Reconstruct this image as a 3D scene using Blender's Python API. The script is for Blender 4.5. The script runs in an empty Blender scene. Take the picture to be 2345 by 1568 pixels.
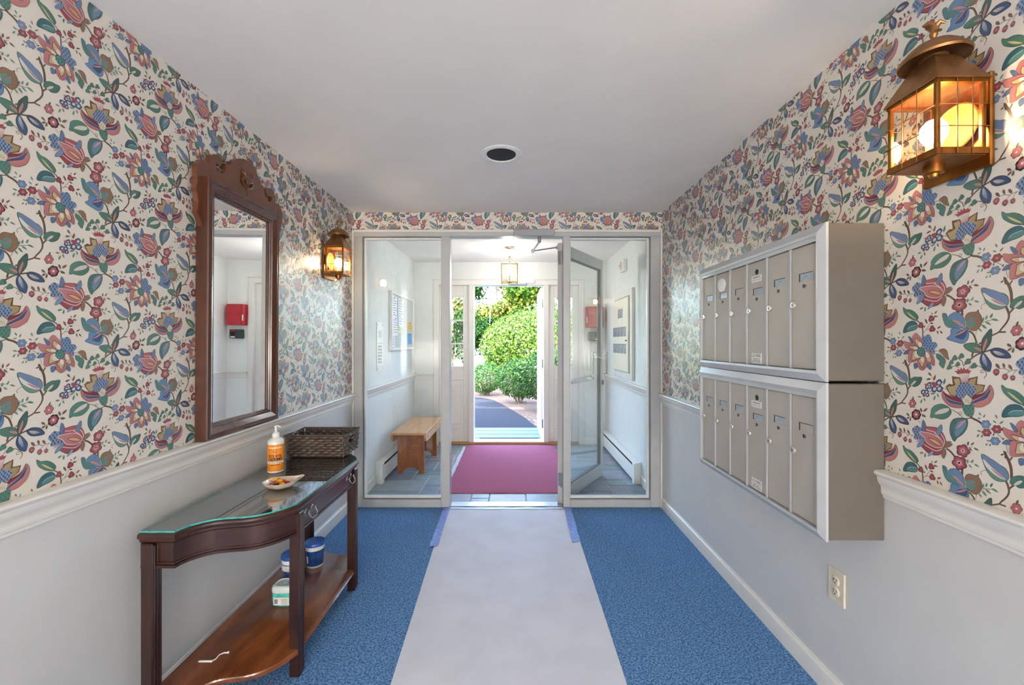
import bpy, bmesh, math, random
import numpy as np
from mathutils import Vector, geometry
random.seed(7)
SC = bpy.context.scene
COL = SC.collection

# ---------------------------------------------------------------- camera, sky, sun, exposure
CAM_H = 1.364; F_PX = 960.0
XL, XR = -1.343, 1.223            # side walls
YS = 3.464                        # room face of the glazed screen
YB = 5.62                         # inner face of the entrance wall
ZC = 2.44                         # ceiling
cam_data = bpy.data.cameras.new('camera')
cam = bpy.data.objects.new('camera', cam_data); COL.objects.link(cam)
cam.location = (0, 0, CAM_H); cam.rotation_euler = (math.pi / 2, 0, 0)
cam_data.sensor_width = 36.0; cam_data.lens = 36.0 * F_PX / 2345.0
cam_data.shift_x = -(1178 - 1172.5) / 2345.0
cam_data.clip_start = 0.05; cam_data.clip_end = 200
SC.camera = cam

world = bpy.data.worlds.new('world'); SC.world = world; world.use_nodes = True
nt = world.node_tree; nt.nodes.clear()
sky = nt.nodes.new('ShaderNodeTexSky'); sky.sky_type = 'NISHITA'; sky.sun_disc = False
sky.sun_elevation = math.radians(52); sky.sun_rotation = math.radians(205)
sky.air_density = 1.0; sky.dust_density = 2.5; sky.ozone_density = 1.0
bg = nt.nodes.new('ShaderNodeBackground'); bg.inputs['Strength'].default_value = 2.5
wo = nt.nodes.new('ShaderNodeOutputWorld')
nt.links.new(sky.outputs[0], bg.inputs[0]); nt.links.new(bg.outputs[0], wo.inputs[0])

sun_d = bpy.data.lights.new('sun', 'SUN'); sun_d.energy = 12.0; sun_d.angle = math.radians(0.6); sun_d.color = (1.0, 0.95, 0.86)
sun = bpy.data.objects.new('sun', sun_d); COL.objects.link(sun)
sun.rotation_euler = Vector((0.22, 0.56, -0.80)).to_track_quat('-Z', 'Y').to_euler()
sun.location = (-2, -5, 9)

def hall_fill(x, y, z, power, r, col=(1.0, 0.92, 0.83)):
    d = bpy.data.lights.new('hall_fill_light', 'POINT'); d.energy = power; d.shadow_soft_size = r; d.color = col
    o = bpy.data.objects.new('hall_fill_light', d); COL.objects.link(o); o.location = (x, y, z); return o
# unseen fill lights added behind the camera to brighten the hall
hall_fill(0.65, -3.3, 1.1, 100, 0.3)
hall_fill(-0.6, -3.3, 1.1, 105, 0.3)

SC.view_settings.view_transform = 'Standard'; SC.view_settings.look = 'None'
SC.view_settings.gamma = 1.0; SC.view_settings.use_curve_mapping = False
SC.view_settings.exposure = 0.85
SC.cycles.max_bounces = 8; SC.cycles.diffuse_bounces = 5; SC.cycles.glossy_bounces = 4; SC.cycles.transparent_max_bounces = 16
SC.cycles.caustics_reflective = False; SC.cycles.caustics_refractive = False

# ---------------------------------------------------------------- helpers
def lin(c):
    c = c / 255.0
    return c / 12.92 if c <= 0.04045 else ((c + 0.055) / 1.055) ** 2.4
def rgb(r, g, b, k=1.0): return (min(1, lin(r) * k), min(1, lin(g) * k), min(1, lin(b) * k), 1.0)
def hexc(h, k=1.0): return rgb(int(h[0:2], 16), int(h[2:4], 16), int(h[4:6], 16), k)

def newmat(name):
    m = bpy.data.materials.new(name); m.use_nodes = True
    n = m.node_tree.nodes; b = n['Principled BSDF']
    return m, n, m.node_tree.links, b

def M(name, c, rough=0.5, metal=0.0, var=0.05, scale=30, bump=0.0, bscale=180, spec=0.5, coat=0.0, stretch=(1, 1, 1), c2=None, emit=None, detail=4, ramp=(0.35, 0.65)):
    """procedural material: noise-varied colour plus fine bump"""
    m, n, l, b = newmat(name)
    b.inputs['Roughness'].default_value = rough; b.inputs['Metallic'].default_value = metal
    b.inputs['Specular IOR Level'].default_value = spec; b.inputs['Coat Weight'].default_value = coat
    b.inputs['Coat Roughness'].default_value = 0.08
    tc = n.new('ShaderNodeTexCoord'); mp = n.new('ShaderNodeMapping'); mp.inputs['Scale'].default_value = stretch
    l.new(tc.outputs['Object'], mp.inputs[0])
    nz = n.new('ShaderNodeTexNoise'); nz.inputs['Scale'].default_value = scale; nz.inputs['Detail'].default_value = detail
    l.new(mp.outputs[0], nz.inputs['Vector'])
    r = n.new('ShaderNodeValToRGB'); r.color_ramp.elements[0].position = ramp[0]; r.color_ramp.elements[1].position = ramp[1]
    if c2 is None:
        a = tuple(max(0, x * (1 - var)) for x in c[:3]) + (1,); d = tuple(min(1, x * (1 + var)) for x in c[:3]) + (1,)
    else: a, d = c, c2
    r.color_ramp.elements[0].color = a; r.color_ramp.elements[1].color = d
    l.new(nz.outputs['Fac'], r.inputs[0]); l.new(r.outputs[0], b.inputs['Base Color'])
    if bump:
        nb = n.new('ShaderNodeTexNoise'); nb.inputs['Scale'].default_value = bscale; nb.inputs['Detail'].default_value = 3
        l.new(mp.outputs[0], nb.inputs['Vector'])
        bp = n.new('ShaderNodeBump'); bp.inputs['Strength'].default_value = bump; bp.inputs['Distance'].default_value = 0.004
        l.new(nb.outputs['Fac'], bp.inputs['Height']); l.new(bp.outputs[0], b.inputs['Normal'])
    if emit:
        b.inputs['Emission Color'].default_value = emit[0]; b.inputs['Emission Strength'].default_value = emit[1]
    return m

def thin_glass(name, tint, ior=1.5, rough=0.0):
    m = bpy.data.materials.new(name); m.use_nodes = True; n = m.node_tree.nodes; l = m.node_tree.links; n.clear()
    o = n.new('ShaderNodeOutputMaterial'); mx = n.new('ShaderNodeMixShader')
    t = n.new('ShaderNodeBsdfTransparent'); t.inputs[0].default_value = tint
    g = n.new('ShaderNodeBsdfGlossy'); g.inputs['Roughness'].default_value = rough
    f = n.new('ShaderNodeFresnel'); ge = n.new('ShaderNodeNewGeometry'); mr = n.new('ShaderNodeMapRange')
    mr.inputs['To Min'].default_value = ior; mr.inputs['To Max'].default_value = 1.0 / ior     # same reflectance on both faces of the sheet
    l.new(ge.outputs['Backfacing'], mr.inputs['Value']); l.new(mr.outputs[0], f.inputs[0])
    l.new(f.outputs[0], mx.inputs[0]); l.new(t.outputs[0], mx.inputs[1]); l.new(g.outputs[0], mx.inputs[2]); l.new(mx.outputs[0], o.inputs[0])
    return m

def attr_mat(name, rough=0.5, spec=0.5, translucent=0.0, bump=0.0):
    m, n, l, b = newmat(name)
    a = n.new('ShaderNodeAttribute'); a.attribute_name = 'Col'
    l.new(a.outputs['Color'], b.inputs['Base Color'])
    b.inputs['Roughness'].default_value = rough; b.inputs['Specular IOR Level'].default_value = spec
    if bump:
        tc = n.new('ShaderNodeTexCoord'); nb = n.new('ShaderNodeTexNoise'); nb.inputs['Scale'].default_value = 420
        l.new(tc.outputs['Object'], nb.inputs['Vector'])
        bp = n.new('ShaderNodeBump'); bp.inputs['Strength'].default_value = bump; bp.inputs['Distance'].default_value = 0.001
        l.new(nb.outputs['Fac'], bp.inputs['Height']); l.new(bp.outputs[0], b.inputs['Normal'])
    if translucent:
        o = n['Material Output']; mx = n.new('ShaderNodeMixShader'); mx.inputs[0].default_value = translucent
        t = n.new('ShaderNodeBsdfTranslucent'); l.new(a.outputs['Color'], t.inputs[0])
        l.new(b.outputs[0], mx.inputs[1]); l.new(t.outputs[0], mx.inputs[2]); l.new(mx.outputs[0], o.inputs[0])
    return m

class MB:
    """mesh collector; T maps local to world"""
    def __init__(s, T=None): s.v = []; s.f = []; s.m = []; s.mi = 0; s.T = T
    def add(s, vs, fs):
        o = len(s.v)
        for p in vs: s.v.append(tuple(s.T(*p)) if s.T else tuple(p))
        for q in fs: s.f.append(tuple(i + o for i in q)); s.m.append(s.mi)
        return s
    def box(s, x0, x1, y0, y1, z0, z1):
        if x0 > x1: x0, x1 = x1, x0
        if y0 > y1: y0, y1 = y1, y0
        if z0 > z1: z0, z1 = z1, z0
        return s.add([(x0, y0, z0), (x1, y0, z0), (x1, y1, z0), (x0, y1, z0), (x0, y0, z1), (x1, y0, z1), (x1, y1, z1), (x0, y1, z1)],
                     [(3, 2, 1, 0), (4, 5, 6, 7), (0, 1, 5, 4), (1, 2, 6, 5), (2, 3, 7, 6), (3, 0, 4, 7)])
    def cbox(s, x0, x1, y0, y1, z0, z1, c=0.003):
        """box with chamfered edges"""
        if x0 > x1: x0, x1 = x1, x0
        if y0 > y1: y0, y1 = y1, y0
        if z0 > z1: z0, z1 = z1, z0
        c = min(c, (x1 - x0) * .45, (y1 - y0) * .45, (z1 - z0) * .45)
        lo = (x0, y0, z0); hi = (x1, y1, z1); V = []; idx = {}
        for cx in (0, 1):
            for cy in (0, 1):
                for cz in (0, 1):
                    k = (cx, cy, cz)
                    for ax in range(3):
                        p = []
                        for a in range(3):
                            e = hi[a] if k[a] else lo[a]
                            p.append(e if a == ax else (e - c if k[a] else e + c))
                        idx[(k, ax)] = len(V); V.append(p)
        Fs = []
        for ax in range(3):
            a1, a2 = [a for a in range(3) if a != ax]
            for sgn in (0, 1):
                q = []
                for (u, w) in ((0, 0), (1, 0), (1, 1), (0, 1)):
                    k = [0, 0, 0]; k[ax] = sgn; k[a1] = u; k[a2] = w; q.append(idx[(tuple(k), ax)])
                Fs.append(tuple(q))
        for ax in range(3):           # edges along ax
            a1, a2 = [a for a in range(3) if a != ax]
            for u in (0, 1):
                for w in (0, 1):
                    k0 = [0, 0, 0]; k0[a1] = u; k0[a2] = w; k1 = list(k0); k1[ax] = 1
                    k0 = tuple(k0); k1 = tuple(k1)
                    Fs.append((idx[(k0, a1)], idx[(k0, a2)], idx[(k1, a2)], idx[(k1, a1)]))
        for cx in (0, 1):
            for cy in (0, 1):
                for cz in (0, 1):
                    k = (cx, cy, cz); Fs.append((idx[(k, 0)], idx[(k, 1)], idx[(k, 2)]))
        return s.add(V, Fs)
    def prism(s, poly, a, b, f):
        """poly: 2D outline, extruded from a to b; f(u, v, w) -> point"""
        n = len(poly)
        tris = geometry.tessellate_polygon([[Vector((p[0], p[1], 0)) for p in poly]])
        V = [f(p[0], p[1], a) for p in poly] + [f(p[0], p[1], b) for p in poly]
        Fs = [tuple(t) for t in tris] + [tuple(i + n for i in reversed(t)) for t in tris]
        Fs += [(i, (i + 1) % n, n + (i + 1) % n, n + i) for i in range(n)]
        return s.add(V, Fs)
    def lathe(s, prof, c, n=24, axis='z', sx=1.0, sy=1.0):
        """prof: (radius, height) pairs about an axis through c"""
        V = []; Fs = []; k = len(prof)
        for i in range(n):
            a = 2 * math.pi * i / n; ca, sa = math.cos(a) * sx, math.sin(a) * sy
            for r, h in prof:
                if axis == 'z': V.append((c[0] + r * ca, c[1] + r * sa, c[2] + h))
                elif axis == 'x': V.append((c[0] + h, c[1] + r * ca, c[2] + r * sa))
                else: V.append((c[0] + r * ca, c[1] + h, c[2] + r * sa))
        for i in range(n):
            j = (i + 1) % n
            for q in range(k - 1): Fs.append((i * k + q, j * k + q, j * k + q + 1, i * k + q + 1))
        if prof[0][0] > 1e-6: Fs.append(tuple(i * k for i in reversed(range(n))))
        if prof[-1][0] > 1e-6: Fs.append(tuple(i * k + k - 1 for i in range(n)))
        return s.add(V, Fs)
    def tube(s, pts, r, n=6, cap=True):
        pts = [Vector(p) for p in pts]; V = []; Fs = []; m = len(pts)
        rs = r if isinstance(r, (list, tuple)) else [r] * m
        up = Vector((0, 0, 1)); prev = None
        for i, p in enumerate(pts):
            t = (pts[min(i + 1, m - 1)] - pts[max(i - 1, 0)]).normalized()
            if prev is None:
                x = t.cross(up)
                if x.length < 1e-3: x = t.cross(Vector((1, 0, 0)))
            else: x = prev - t * prev.dot(t)
            x.normalize(); prev = x; y = t.cross(x)
            for j in range(n):
                a = 2 * math.pi * j / n; V.append(p + (x * math.cos(a) + y * math.sin(a)) * rs[i])
        for i in range(m - 1):
            for j in range(n): Fs.append((i * n + j, i * n + (j + 1) % n, (i + 1) * n + (j + 1) % n, (i + 1) * n + j))
        if cap: Fs.append(tuple(reversed(range(n)))); Fs.append(tuple((m - 1) * n + j for j in range(n)))
        return s.add(V, Fs)
    def ell(s, c, r, n=12, m=8):
        return s.lathe([(math.sin(math.pi * i / m) * r[0] if 0 < i < m else 1e-5, -math.cos(math.pi * i / m) * r[2]) for i in range(m + 1)], c, n, 'z', 1.0, r[1] / r[0])
    def grid(s, nx, ny, f):
        V = [f(i / nx, j / ny) for j in range(ny + 1) for i in range(nx + 1)]
        return s.add(V, [(j * (nx + 1) + i, j * (nx + 1) + i + 1, (j + 1) * (nx + 1) + i + 1, (j + 1) * (nx + 1) + i) for j in range(ny) for i in range(nx)])

WLOC = {}
def obj(name, mb, mats, parent=None, smooth=None, recalc=True):
    """link one mesh object; its origin is the centre of its box, its vertices are given in world space"""
    me = bpy.data.meshes.new(name)
    v = np.array(mb.v, dtype=float); c = (v.min(0) + v.max(0)) / 2
    me.from_pydata((v - c).tolist(), [], mb.f)
    if not isinstance(mats, (list, tuple)): mats = [mats]
    for m in mats: me.materials.append(m)
    if len(mats) > 1: me.polygons.foreach_set('material_index', mb.m)
    if recalc:
        bm = bmesh.new(); bm.from_mesh(me); bmesh.ops.recalc_face_normals(bm, faces=bm.faces); bm.to_mesh(me); bm.free()
    if smooth is not None:
        me.polygons.foreach_set('use_smooth', [True] * len(me.polygons))
        try: me.set_sharp_from_angle(angle=math.radians(smooth))
        except Exception: pass
    o = bpy.data.objects.new(name, me); COL.objects.link(o)
    WLOC[o.name] = Vector(c)
    if parent is not None:
        o.parent = parent; o.location = Vector(c) - WLOC[parent.name]
    else: o.location = c
    return o
def thing(name, loc, label, cat, group=None):
    o = bpy.data.objects.new(name, None); COL.objects.link(o); o.location = loc; o.empty_display_size = 0.05
    WLOC[o.name] = Vector(loc); return tag(o, label, cat, group)
def tag(o, label, cat, group=None):
    o['label'] = label; o['category'] = cat
    if group: o['group'] = group
    return o
def lab(o, label): o['label'] = label; return o
def struct(o, label=None):
    o['kind'] = 'structure'
    if label: o['label'] = label
    return o
def shell(name, loc, label=None):
    o = bpy.data.objects.new(name, None); COL.objects.link(o); o.location = loc; o.empty_display_size = 0.05
    WLOC[o.name] = Vector(loc); return struct(o, label)

def text2d(s, size, align='CENTER', bold=0.0):
    cu = bpy.data.curves.new('lettering', 'FONT'); cu.body = s; cu.size = size; cu.align_x = align; cu.align_y = 'CENTER'; cu.resolution_u = 2; cu.offset = bold
    to = bpy.data.objects.new('lettering', cu); me = to.to_mesh()
    V = [tuple(v.co) for v in me.vertices]; Fs = [tuple(p.vertices) for p in me.polygons]
    to.to_mesh_clear(); bpy.data.objects.remove(to); bpy.data.curves.remove(cu)
    return V, Fs

# ---------------------------------------------------------------- materials
m_wallw = M('wall_paint_white', rgb(208, 208, 207), 0.42, var=0.02, scale=6, bump=0.03, bscale=260)
m_vest = M('vestibule_paint', rgb(226, 229, 226), 0.68, var=0.02, scale=5, bump=0.03, bscale=260)
m_ceil = M('ceiling_paint', rgb(238, 235, 230), 0.6, var=0.02, scale=3, bump=0.04, bscale=220)
m_trim = M('trim_paint', rgb(228, 225, 219), 0.28, var=0.02, scale=8)
m_paper = attr_mat('printed_wallpaper', 0.29, 0.8, bump=0.05)
m_alu = M('painted_aluminium', rgb(186, 188, 188), 0.34, var=0.03, scale=12)
m_closer = M('closer_enamel', rgb(160, 162, 163), 0.4, var=0.03, scale=12)
m_alud = M('aluminium_gasket', rgb(120, 124, 124), 0.45, var=0.03, scale=12)
m_glass = thin_glass('screen_glass', (0.965, 0.985, 0.975, 1), 1.5)
m_glass2 = thin_glass('lantern_glass', (0.98, 0.97, 0.94, 1), 1.45)
m_mirror = M('mirror_silver', (0.95, 0.965, 0.955, 1), 0.012, metal=1.0, var=0.004)
m_dark = M('black_interior', rgb(12, 11, 10), 0.6)
m_carpet = M('blue_carpet', rgb(52, 96, 148), 0.95, c2=rgb(132, 176, 222), scale=130, bump=0.9, bscale=300, spec=0.1, detail=6, ramp=(0.36, 0.66))
m_runner = M('paper_runner', rgb(214, 216, 226), 0.7, var=0.045, scale=5, bump=0.08, bscale=60, spec=0.3)
m_tape = M('blue_film_tape', rgb(104, 138, 220), 0.3, c2=rgb(140, 168, 236), scale=40, bump=0.3, bscale=60)
m_cleartape = M('pale_film_tape', rgb(196, 206, 220), 0.3, c2=rgb(220, 226, 236), scale=40, bump=0.3, bscale=60)
m_rug = M('burgundy_rug', rgb(140, 68, 98), 0.95, c2=rgb(198, 126, 150), scale=220, bump=0.8, bscale=260, spec=0.1, detail=6)
def wood_mat(name, dark, light, rough, sc=4, stretch=(1, 12, 12), coat=0.0, det=5, dist=0.6):
    m, n, l, b = newmat(name)
    tc = n.new('ShaderNodeTexCoord'); mp = n.new('ShaderNodeMapping'); mp.inputs['Scale'].default_value = stretch
    l.new(tc.outputs['Object'], mp.inputs[0])
    nz = n.new('ShaderNodeTexNoise'); nz.inputs['Scale'].default_value = sc; nz.inputs['Detail'].default_value = det; nz.inputs['Distortion'].default_value = dist
    l.new(mp.outputs[0], nz.inputs['Vector'])
    r = n.new('ShaderNodeValToRGB'); r.color_ramp.elements[0].position = 0.25; r.color_ramp.elements[1].position = 0.78
    r.color_ramp.elements[0].color = dark; r.color_ramp.elements[1].color = light
    l.new(nz.outputs['Fac'], r.inputs[0]); l.new(r.outputs[0], b.inputs['Base Color'])
    b.inputs['Roughness'].default_value = rough; b.inputs['Coat Weight'].default_value = coat; b.inputs['Coat Roughness'].default_value = 0.12
    bp = n.new('ShaderNodeBump'); bp.inputs['Strength'].default_value = 0.05; bp.inputs['Distance'].default_value = 0.002
    l.new(nz.outputs['Fac'], bp.inputs['Height']); l.new(bp.outputs[0], b.inputs['Normal'])
    return m
m_mahog = wood_mat('mahogany_stain', rgb(38, 18, 11), rgb(68, 33, 20), 0.3, 3, (5, 1.2, 5), 0.35)
m_mahogv = wood_mat('mahogany_upright', rgb(34, 16, 10), rgb(62, 31, 19), 0.3, 5, (10, 10, 1), 0.35)
m_shelf = wood_mat('mahogany_shelf', rgb(80, 40, 22), rgb(146, 84, 46), 0.25, 3, (4, 1.2, 4), 0.35, 4)
m_mwood_lit = wood_mat('mirror_wood_lit', rgb(92, 50, 31), rgb(112, 64, 40), 0.26, 2.5, (4, 4, 1.5), 0.4, 3)  # frame wood for the crest, kept lighter as if lit
m_mwood_shaded = wood_mat('mirror_wood_shaded', rgb(66, 34, 21), rgb(92, 50, 31), 0.22, 2.5, (4, 4, 1.5), 0.5, 3)  # same wood darkened for the rails, shade put into the colour
m_pine = wood_mat('pine_bench_top', rgb(198, 142, 92), rgb(226, 176, 124), 0.35, 4, (10, 1.0, 10), 0.2)
m_pinev = wood_mat('pine_bench_side', rgb(128, 70, 34), rgb(182, 108, 58), 0.35, 4, (10, 10, 1.0), 0.2)
m_oak = wood_mat('oak_threshold', rgb(150, 100, 56), rgb(196, 146, 92), 0.4, 5, (1, 10, 10))
m_brass = M('aged_brass', rgb(152, 98, 42), 0.32, metal=0.9, var=0.25, scale=18)
m_brassd = M('dark_brass', rgb(150, 106, 64), 0.42, metal=0.75, var=0.2, scale=22)
m_brassin = M('polished_brass', rgb(226, 168, 88), 0.3, metal=0.85, var=0.1, scale=10)
m_pend = M('pale_brass', rgb(176, 164, 132), 0.25, metal=0.9, var=0.08, scale=20)
m_bulb = M('lamp_bulb', (1, 0.93, 0.8, 1), 0.4, emit=((1.0, 0.74, 0.44, 1), 62.0))
m_candle = M('candle_bulb', (1, 0.95, 0.85, 1), 0.4, emit=((1.0, 0.96, 0.92, 1), 330.0))
m_ivory = M('candle_sleeve', rgb(236, 232, 220), 0.5)
m_mbody = M('mailbox_bronze', rgb(112, 105, 95), 0.4, metal=0.25, var=0.04, scale=8, bump=0.03, bscale=500)
m_mdoor = M('mailbox_door', rgb(182, 175, 165), 0.45, metal=0.1, var=0.03, scale=6, bump=0.05, bscale=600)
m_mtrim = M('mailbox_trim', rgb(194, 197, 199), 0.34, metal=0.25, var=0.03, scale=10)
m_mlock = M('nickel_lock', rgb(226, 222, 212), 0.22, metal=0.6, var=0.04)
m_plate = M('white_plate', rgb(226, 226, 220), 0.4)
m_win = M('name_window', rgb(170, 182, 190), 0.15, var=0.08, scale=40)
m_ink = M('dark_ink', rgb(48, 50, 54), 0.6)
m_inkg = M('grey_ink', rgb(130, 134, 140), 0.6)
m_cream = M('ivory_plastic', rgb(222, 212, 190), 0.35)
m_white = M('white_plastic', rgb(235, 235, 232), 0.35)
m_heater = M('heater_enamel', rgb(236, 237, 234), 0.3, var=0.015)
m_red = M('red_enamel', rgb(178, 34, 48), 0.35, var=0.05, scale=8)
m_blackp = M('black_plastic', rgb(44, 54, 58), 0.4)
m_chrome = M('satin_metal', rgb(178, 180, 178), 0.25, metal=0.9, var=0.05)
m_board = M('pinboard_fabric', rgb(206, 208, 202), 0.8, var=0.04, scale=60, bump=0.1)
m_sheet = M('white_paper', rgb(238, 240, 244), 0.7, var=0.01)
m_noteY = M('yellow_paper', rgb(240, 200, 90), 0.7, var=0.03)
m_noteP = M('pale_yellow_paper', rgb(240, 232, 150), 0.7, var=0.03)
m_noteB = M('blue_paper', rgb(110, 172, 226), 0.7, var=0.03)
m_panel = M('beige_panel', rgb(226, 214, 190), 0.45, var=0.02)
m_photo = M('grey_picture', rgb(92, 96, 98), 0.3, c2=rgb(170, 172, 172), scale=22, stretch=(1, 3, 0.6), ramp=(0.42, 0.6))
# ---------------------------------------------------------------- wallpaper print (one repeat, drawn flat, then laid over the walls)
PU, PV = 0.2667, 0.4335           # column step and vertical repeat of the half-drop pattern
FR = {'A': (60, 480), 'B': (60, 700), 'C': (180, 380)}
def wp(fr, x, y):                 # picture position -> metres along and up the left wall
    px = FR[fr][0] + x / 6.5333; py = FR[fr][1] + y / 6.5333
    u = -XL * F_PX / (1178 - px)
    return (u, CAM_H + (784 - py) * u / F_PX)
CELL = []                         # (triangles (n,3,2), colour (n,3,4), layer)
KC = 1.0
LAY = [0]
def ink(h):
    c = np.array(hexc(h, KC)); y = .2126 * c[0] + .7152 * c[1] + .0722 * c[2]; c[:3] = c[:3] * .84 + y * .16; return c
def motif(start=4): LAY[0] = start
def cm(P, n=3):
    """closed Catmull-Rom curve through P"""
    out = []; m = len(P)
    for i in range(m):
        p0, p1, p2, p3 = P[i - 1], P[i], P[(i + 1) % m], P[(i + 2) % m]
        for k in range(n):
            t = k / n
            out.append(tuple(0.5 * ((2 * p1[a]) + (-p0[a] + p2[a]) * t + (2 * p0[a] - 5 * p1[a] + 4 * p2[a] - p3[a]) * t * t + (-p0[a] + 3 * p1[a] - 3 * p2[a] + p3[a]) * t ** 3) for a in (0, 1)))
    return out
def grow(P, d):
    m = len(P); c = (sum(p[0] for p in P) / m, sum(p[1] for p in P) / m); out = []
    A = sum(P[i][0] * P[(i + 1) % m][1] - P[(i + 1) % m][0] * P[i][1] for i in range(m)); sg = 1 if A > 0 else -1
    for i in range(m):
        a, b = P[i - 1], P[(i + 1) % m]; dx, dy = b[0] - a[0], b[1] - a[1]; L = math.hypot(dx, dy) or 1
        out.append((P[i][0] + sg * d * dy / L, P[i][1] - sg * d * dx / L))
    return out
def fill(fr, P, c, c2=None, ax=None, layer=None):
    """flat polygon; colour runs from c to c2 along ax=((x0,y0),(x1,y1))"""
    W = [wp(fr, *p) for p in P]
    T = geometry.tessellate_polygon([[Vector((w[0], w[1], 0)) for w in W]])
    if not T: return
    c = ink(c)
    if c2: c2 = ink(c2)
    cols = []
    for p in P:
        if c2 is None: cols.append(c); continue
        (x0, y0), (x1, y1) = ax; L2 = (x1 - x0) ** 2 + (y1 - y0) ** 2
        t = min(1, max(0, ((p[0] - x0) * (x1 - x0) + (p[1] - y0) * (y1 - y0)) / L2)); cols.append(c * (1 - t) + c2 * t)
    W = np.array(W); cols = np.array(cols); T = np.array([tuple(t) for t in T])
    if layer is None: layer = LAY[0]; LAY[0] += 1
    CELL.append((W[T], cols[T], layer))
def shape(fr, P, c, edge='3a3432', w=5, c2=None, ax=None, n=3, smooth=True):
    Q = cm(P, n) if smooth else P
    if edge: fill(fr, grow(Q, w), edge)
    fill(fr, Q, c, c2, ax)
def leaf(fr, x, y, L, ang, c, wd=0.36, edge=None):
    a = math.radians(ang); ca, sa = math.cos(a), -math.sin(a)
    P = [(-.5, 0), (-.2, wd / 2), (.15, wd / 2 * .85), (.5, 0), (.15, -wd / 2 * .85), (-.2, -wd / 2)]
    P = [(x + L * (p * ca - q * sa), y + L * (p * sa + q * ca)) for p, q in P]
    if edge: fill(fr, grow(P, 4), edge)
    fill(fr, P, c)
def flower(fr, x, y, r, n, c, edge=None, mid=None, ctr='d8d0c8', depth=.22, rot=0.0, cr=.3):
    def ring(R): return [(x + R * (1 - depth + depth * abs(math.cos(n * t / 2))) * math.cos(t + rot), y + R * (1 - depth + depth * abs(math.cos(n * t / 2))) * math.sin(t + rot)) for t in [2 * math.pi * k / (n * 4) for k in range(n * 4)]]
    if edge: fill(fr, ring(r * 1.14), edge)
    fill(fr, ring(r), c)
    if mid: fill(fr, ring(r * .62), mid)
    if ctr: fill(fr, [(x + r * cr * math.cos(t), y + r * cr * math.sin(t)) for t in [k * math.pi / 4 for k in range(8)]], ctr)
def stroke(fr, P, w, c, layer=None, taper=1.0):
    # smooth open polyline with width
    Q = []
    m = len(P)
    for i in range(m - 1):
        p0, p1, p2, p3 = P[max(i - 1, 0)], P[i], P[i + 1], P[min(i + 2, m - 1)]
        for k in range(3):
            t = k / 3
            Q.append(tuple(0.5 * ((2 * p1[a]) + (-p0[a] + p2[a]) * t + (2 * p0[a] - 5 * p1[a] + 4 * p2[a] - p3[a]) * t * t + (-p0[a] + 3 * p1[a] - 3 * p2[a] + p3[a]) * t ** 3) for a in (0, 1)))
    Q.append(P[-1]); Lf = []; Rt = []
    for i, q in enumerate(Q):
        a, b = Q[max(i - 1, 0)], Q[min(i + 1, len(Q) - 1)]; dx, dy = b[0] - a[0], b[1] - a[1]; L = math.hypot(dx, dy) or 1
        ww = w / 2 * (1 + (taper - 1) * i / (len(Q) - 1))
        Lf.append((q[0] - dy / L * ww, q[1] + dx / L * ww)); Rt.append((q[0] + dy / L * ww, q[1] - dx / L * ww))
    fill(fr, Lf + Rt[::-1], c, layer=layer)
def scales(fr, P, c, r, rows=1.0, seed=1):
    """small dark drops scattered on a grid inside polygon P"""
    rnd = random.Random(seed)
    xs = [p[0] for p in P]; ys = [p[1] for p in P]; y = min(ys) + r * .7; k = 0; lay = LAY[0]
    def inside(x, y):
        h = False; m = len(P)
        for i in range(m):
            (x1, y1), (x2, y2) = P[i - 1], P[i]
            if (y1 > y) != (y2 > y) and x < (x2 - x1) * (y - y1) / (y2 - y1) + x1: h = not h
        return h
    while y < max(ys):
        x = min(xs) + (r * 1.15 if k % 2 else 0)
        while x < max(xs):
            if inside(x, y):
                a = rnd.uniform(-.4, .4); s_ = rnd.uniform(.8, 1.05) * r
                Pt = [(x + s_ * (.62 * math.cos(t) * math.cos(a) - math.sin(t) * math.sin(a)), y + s_ * (math.sin(t) * math.cos(a) + .62 * math.cos(t) * math.sin(a))) for t in [j * math.pi / 3 for j in range(6)]]
                fill(fr, Pt, c, layer=lay)
            x += r * 2.1
        y += r * 1.7 * rows; k += 1
    LAY[0] += 1

BR = '6b5240'; G1 = '4f8674'; G2 = '5f8c7c'; BRN = '7a5c48'
# stems first
st = lambda fr, P, w, t=1.0: stroke(fr, P, w, BR, layer=0, taper=t)
th = lambda fr, P, w=7: stroke(fr, P, w, '857a68', layer=1)
st('A', [(1165, 935), (1190, 965), (1240, 990), (1290, 1028)], 24); st('A', [(1170, 960), (1120, 970), (1085, 968)], 12)
th('A', [(1085, 965), (1040, 915), (990, 880), (935, 850)], 9)
th('A', [(1045, 925), (1028, 905), (1045, 885), (1066, 900), (1050, 925), (1030, 920)], 7)
st('A', [(185, 20), (215, 90), (245, 150), (270, 250), (275, 370)], 36); stroke('A', [(245, 145), (285, 92)], 20, BR, layer=2)
st('A', [(200, 395), (235, 480), (240, 560), (205, 625), (150, 680), (110, 722), (15, 750)], 30, .7)
stroke('A', [(325, 440), (280, 470), (238, 515)], 24, BR, layer=2); stroke('A', [(120, 722), (205, 738)], 22, BR, layer=2)
st('A', [(870, 1378), (920, 1405), (985, 1470)], 24)
st('A', [(1385, 186), (1300, 190), (1230, 205), (1150, 250)], 20); stroke('A', [(1180, 215), (1196, 150)], 22, BR, layer=2)
st('B', [(1150, 435), (1200, 485), (1232, 585)], 20); st('B', [(1072, 165), (1070, 240)], 26)
st('B', [(518, 475), (512, 375), (490, 340)], 20); th('B', [(530, 432), (570, 395), (625, 383)], 8); th('B', [(572, 388), (640, 295)], 6)
st('B', [(405, 238), (450, 265), (475, 300)], 16)
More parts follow.
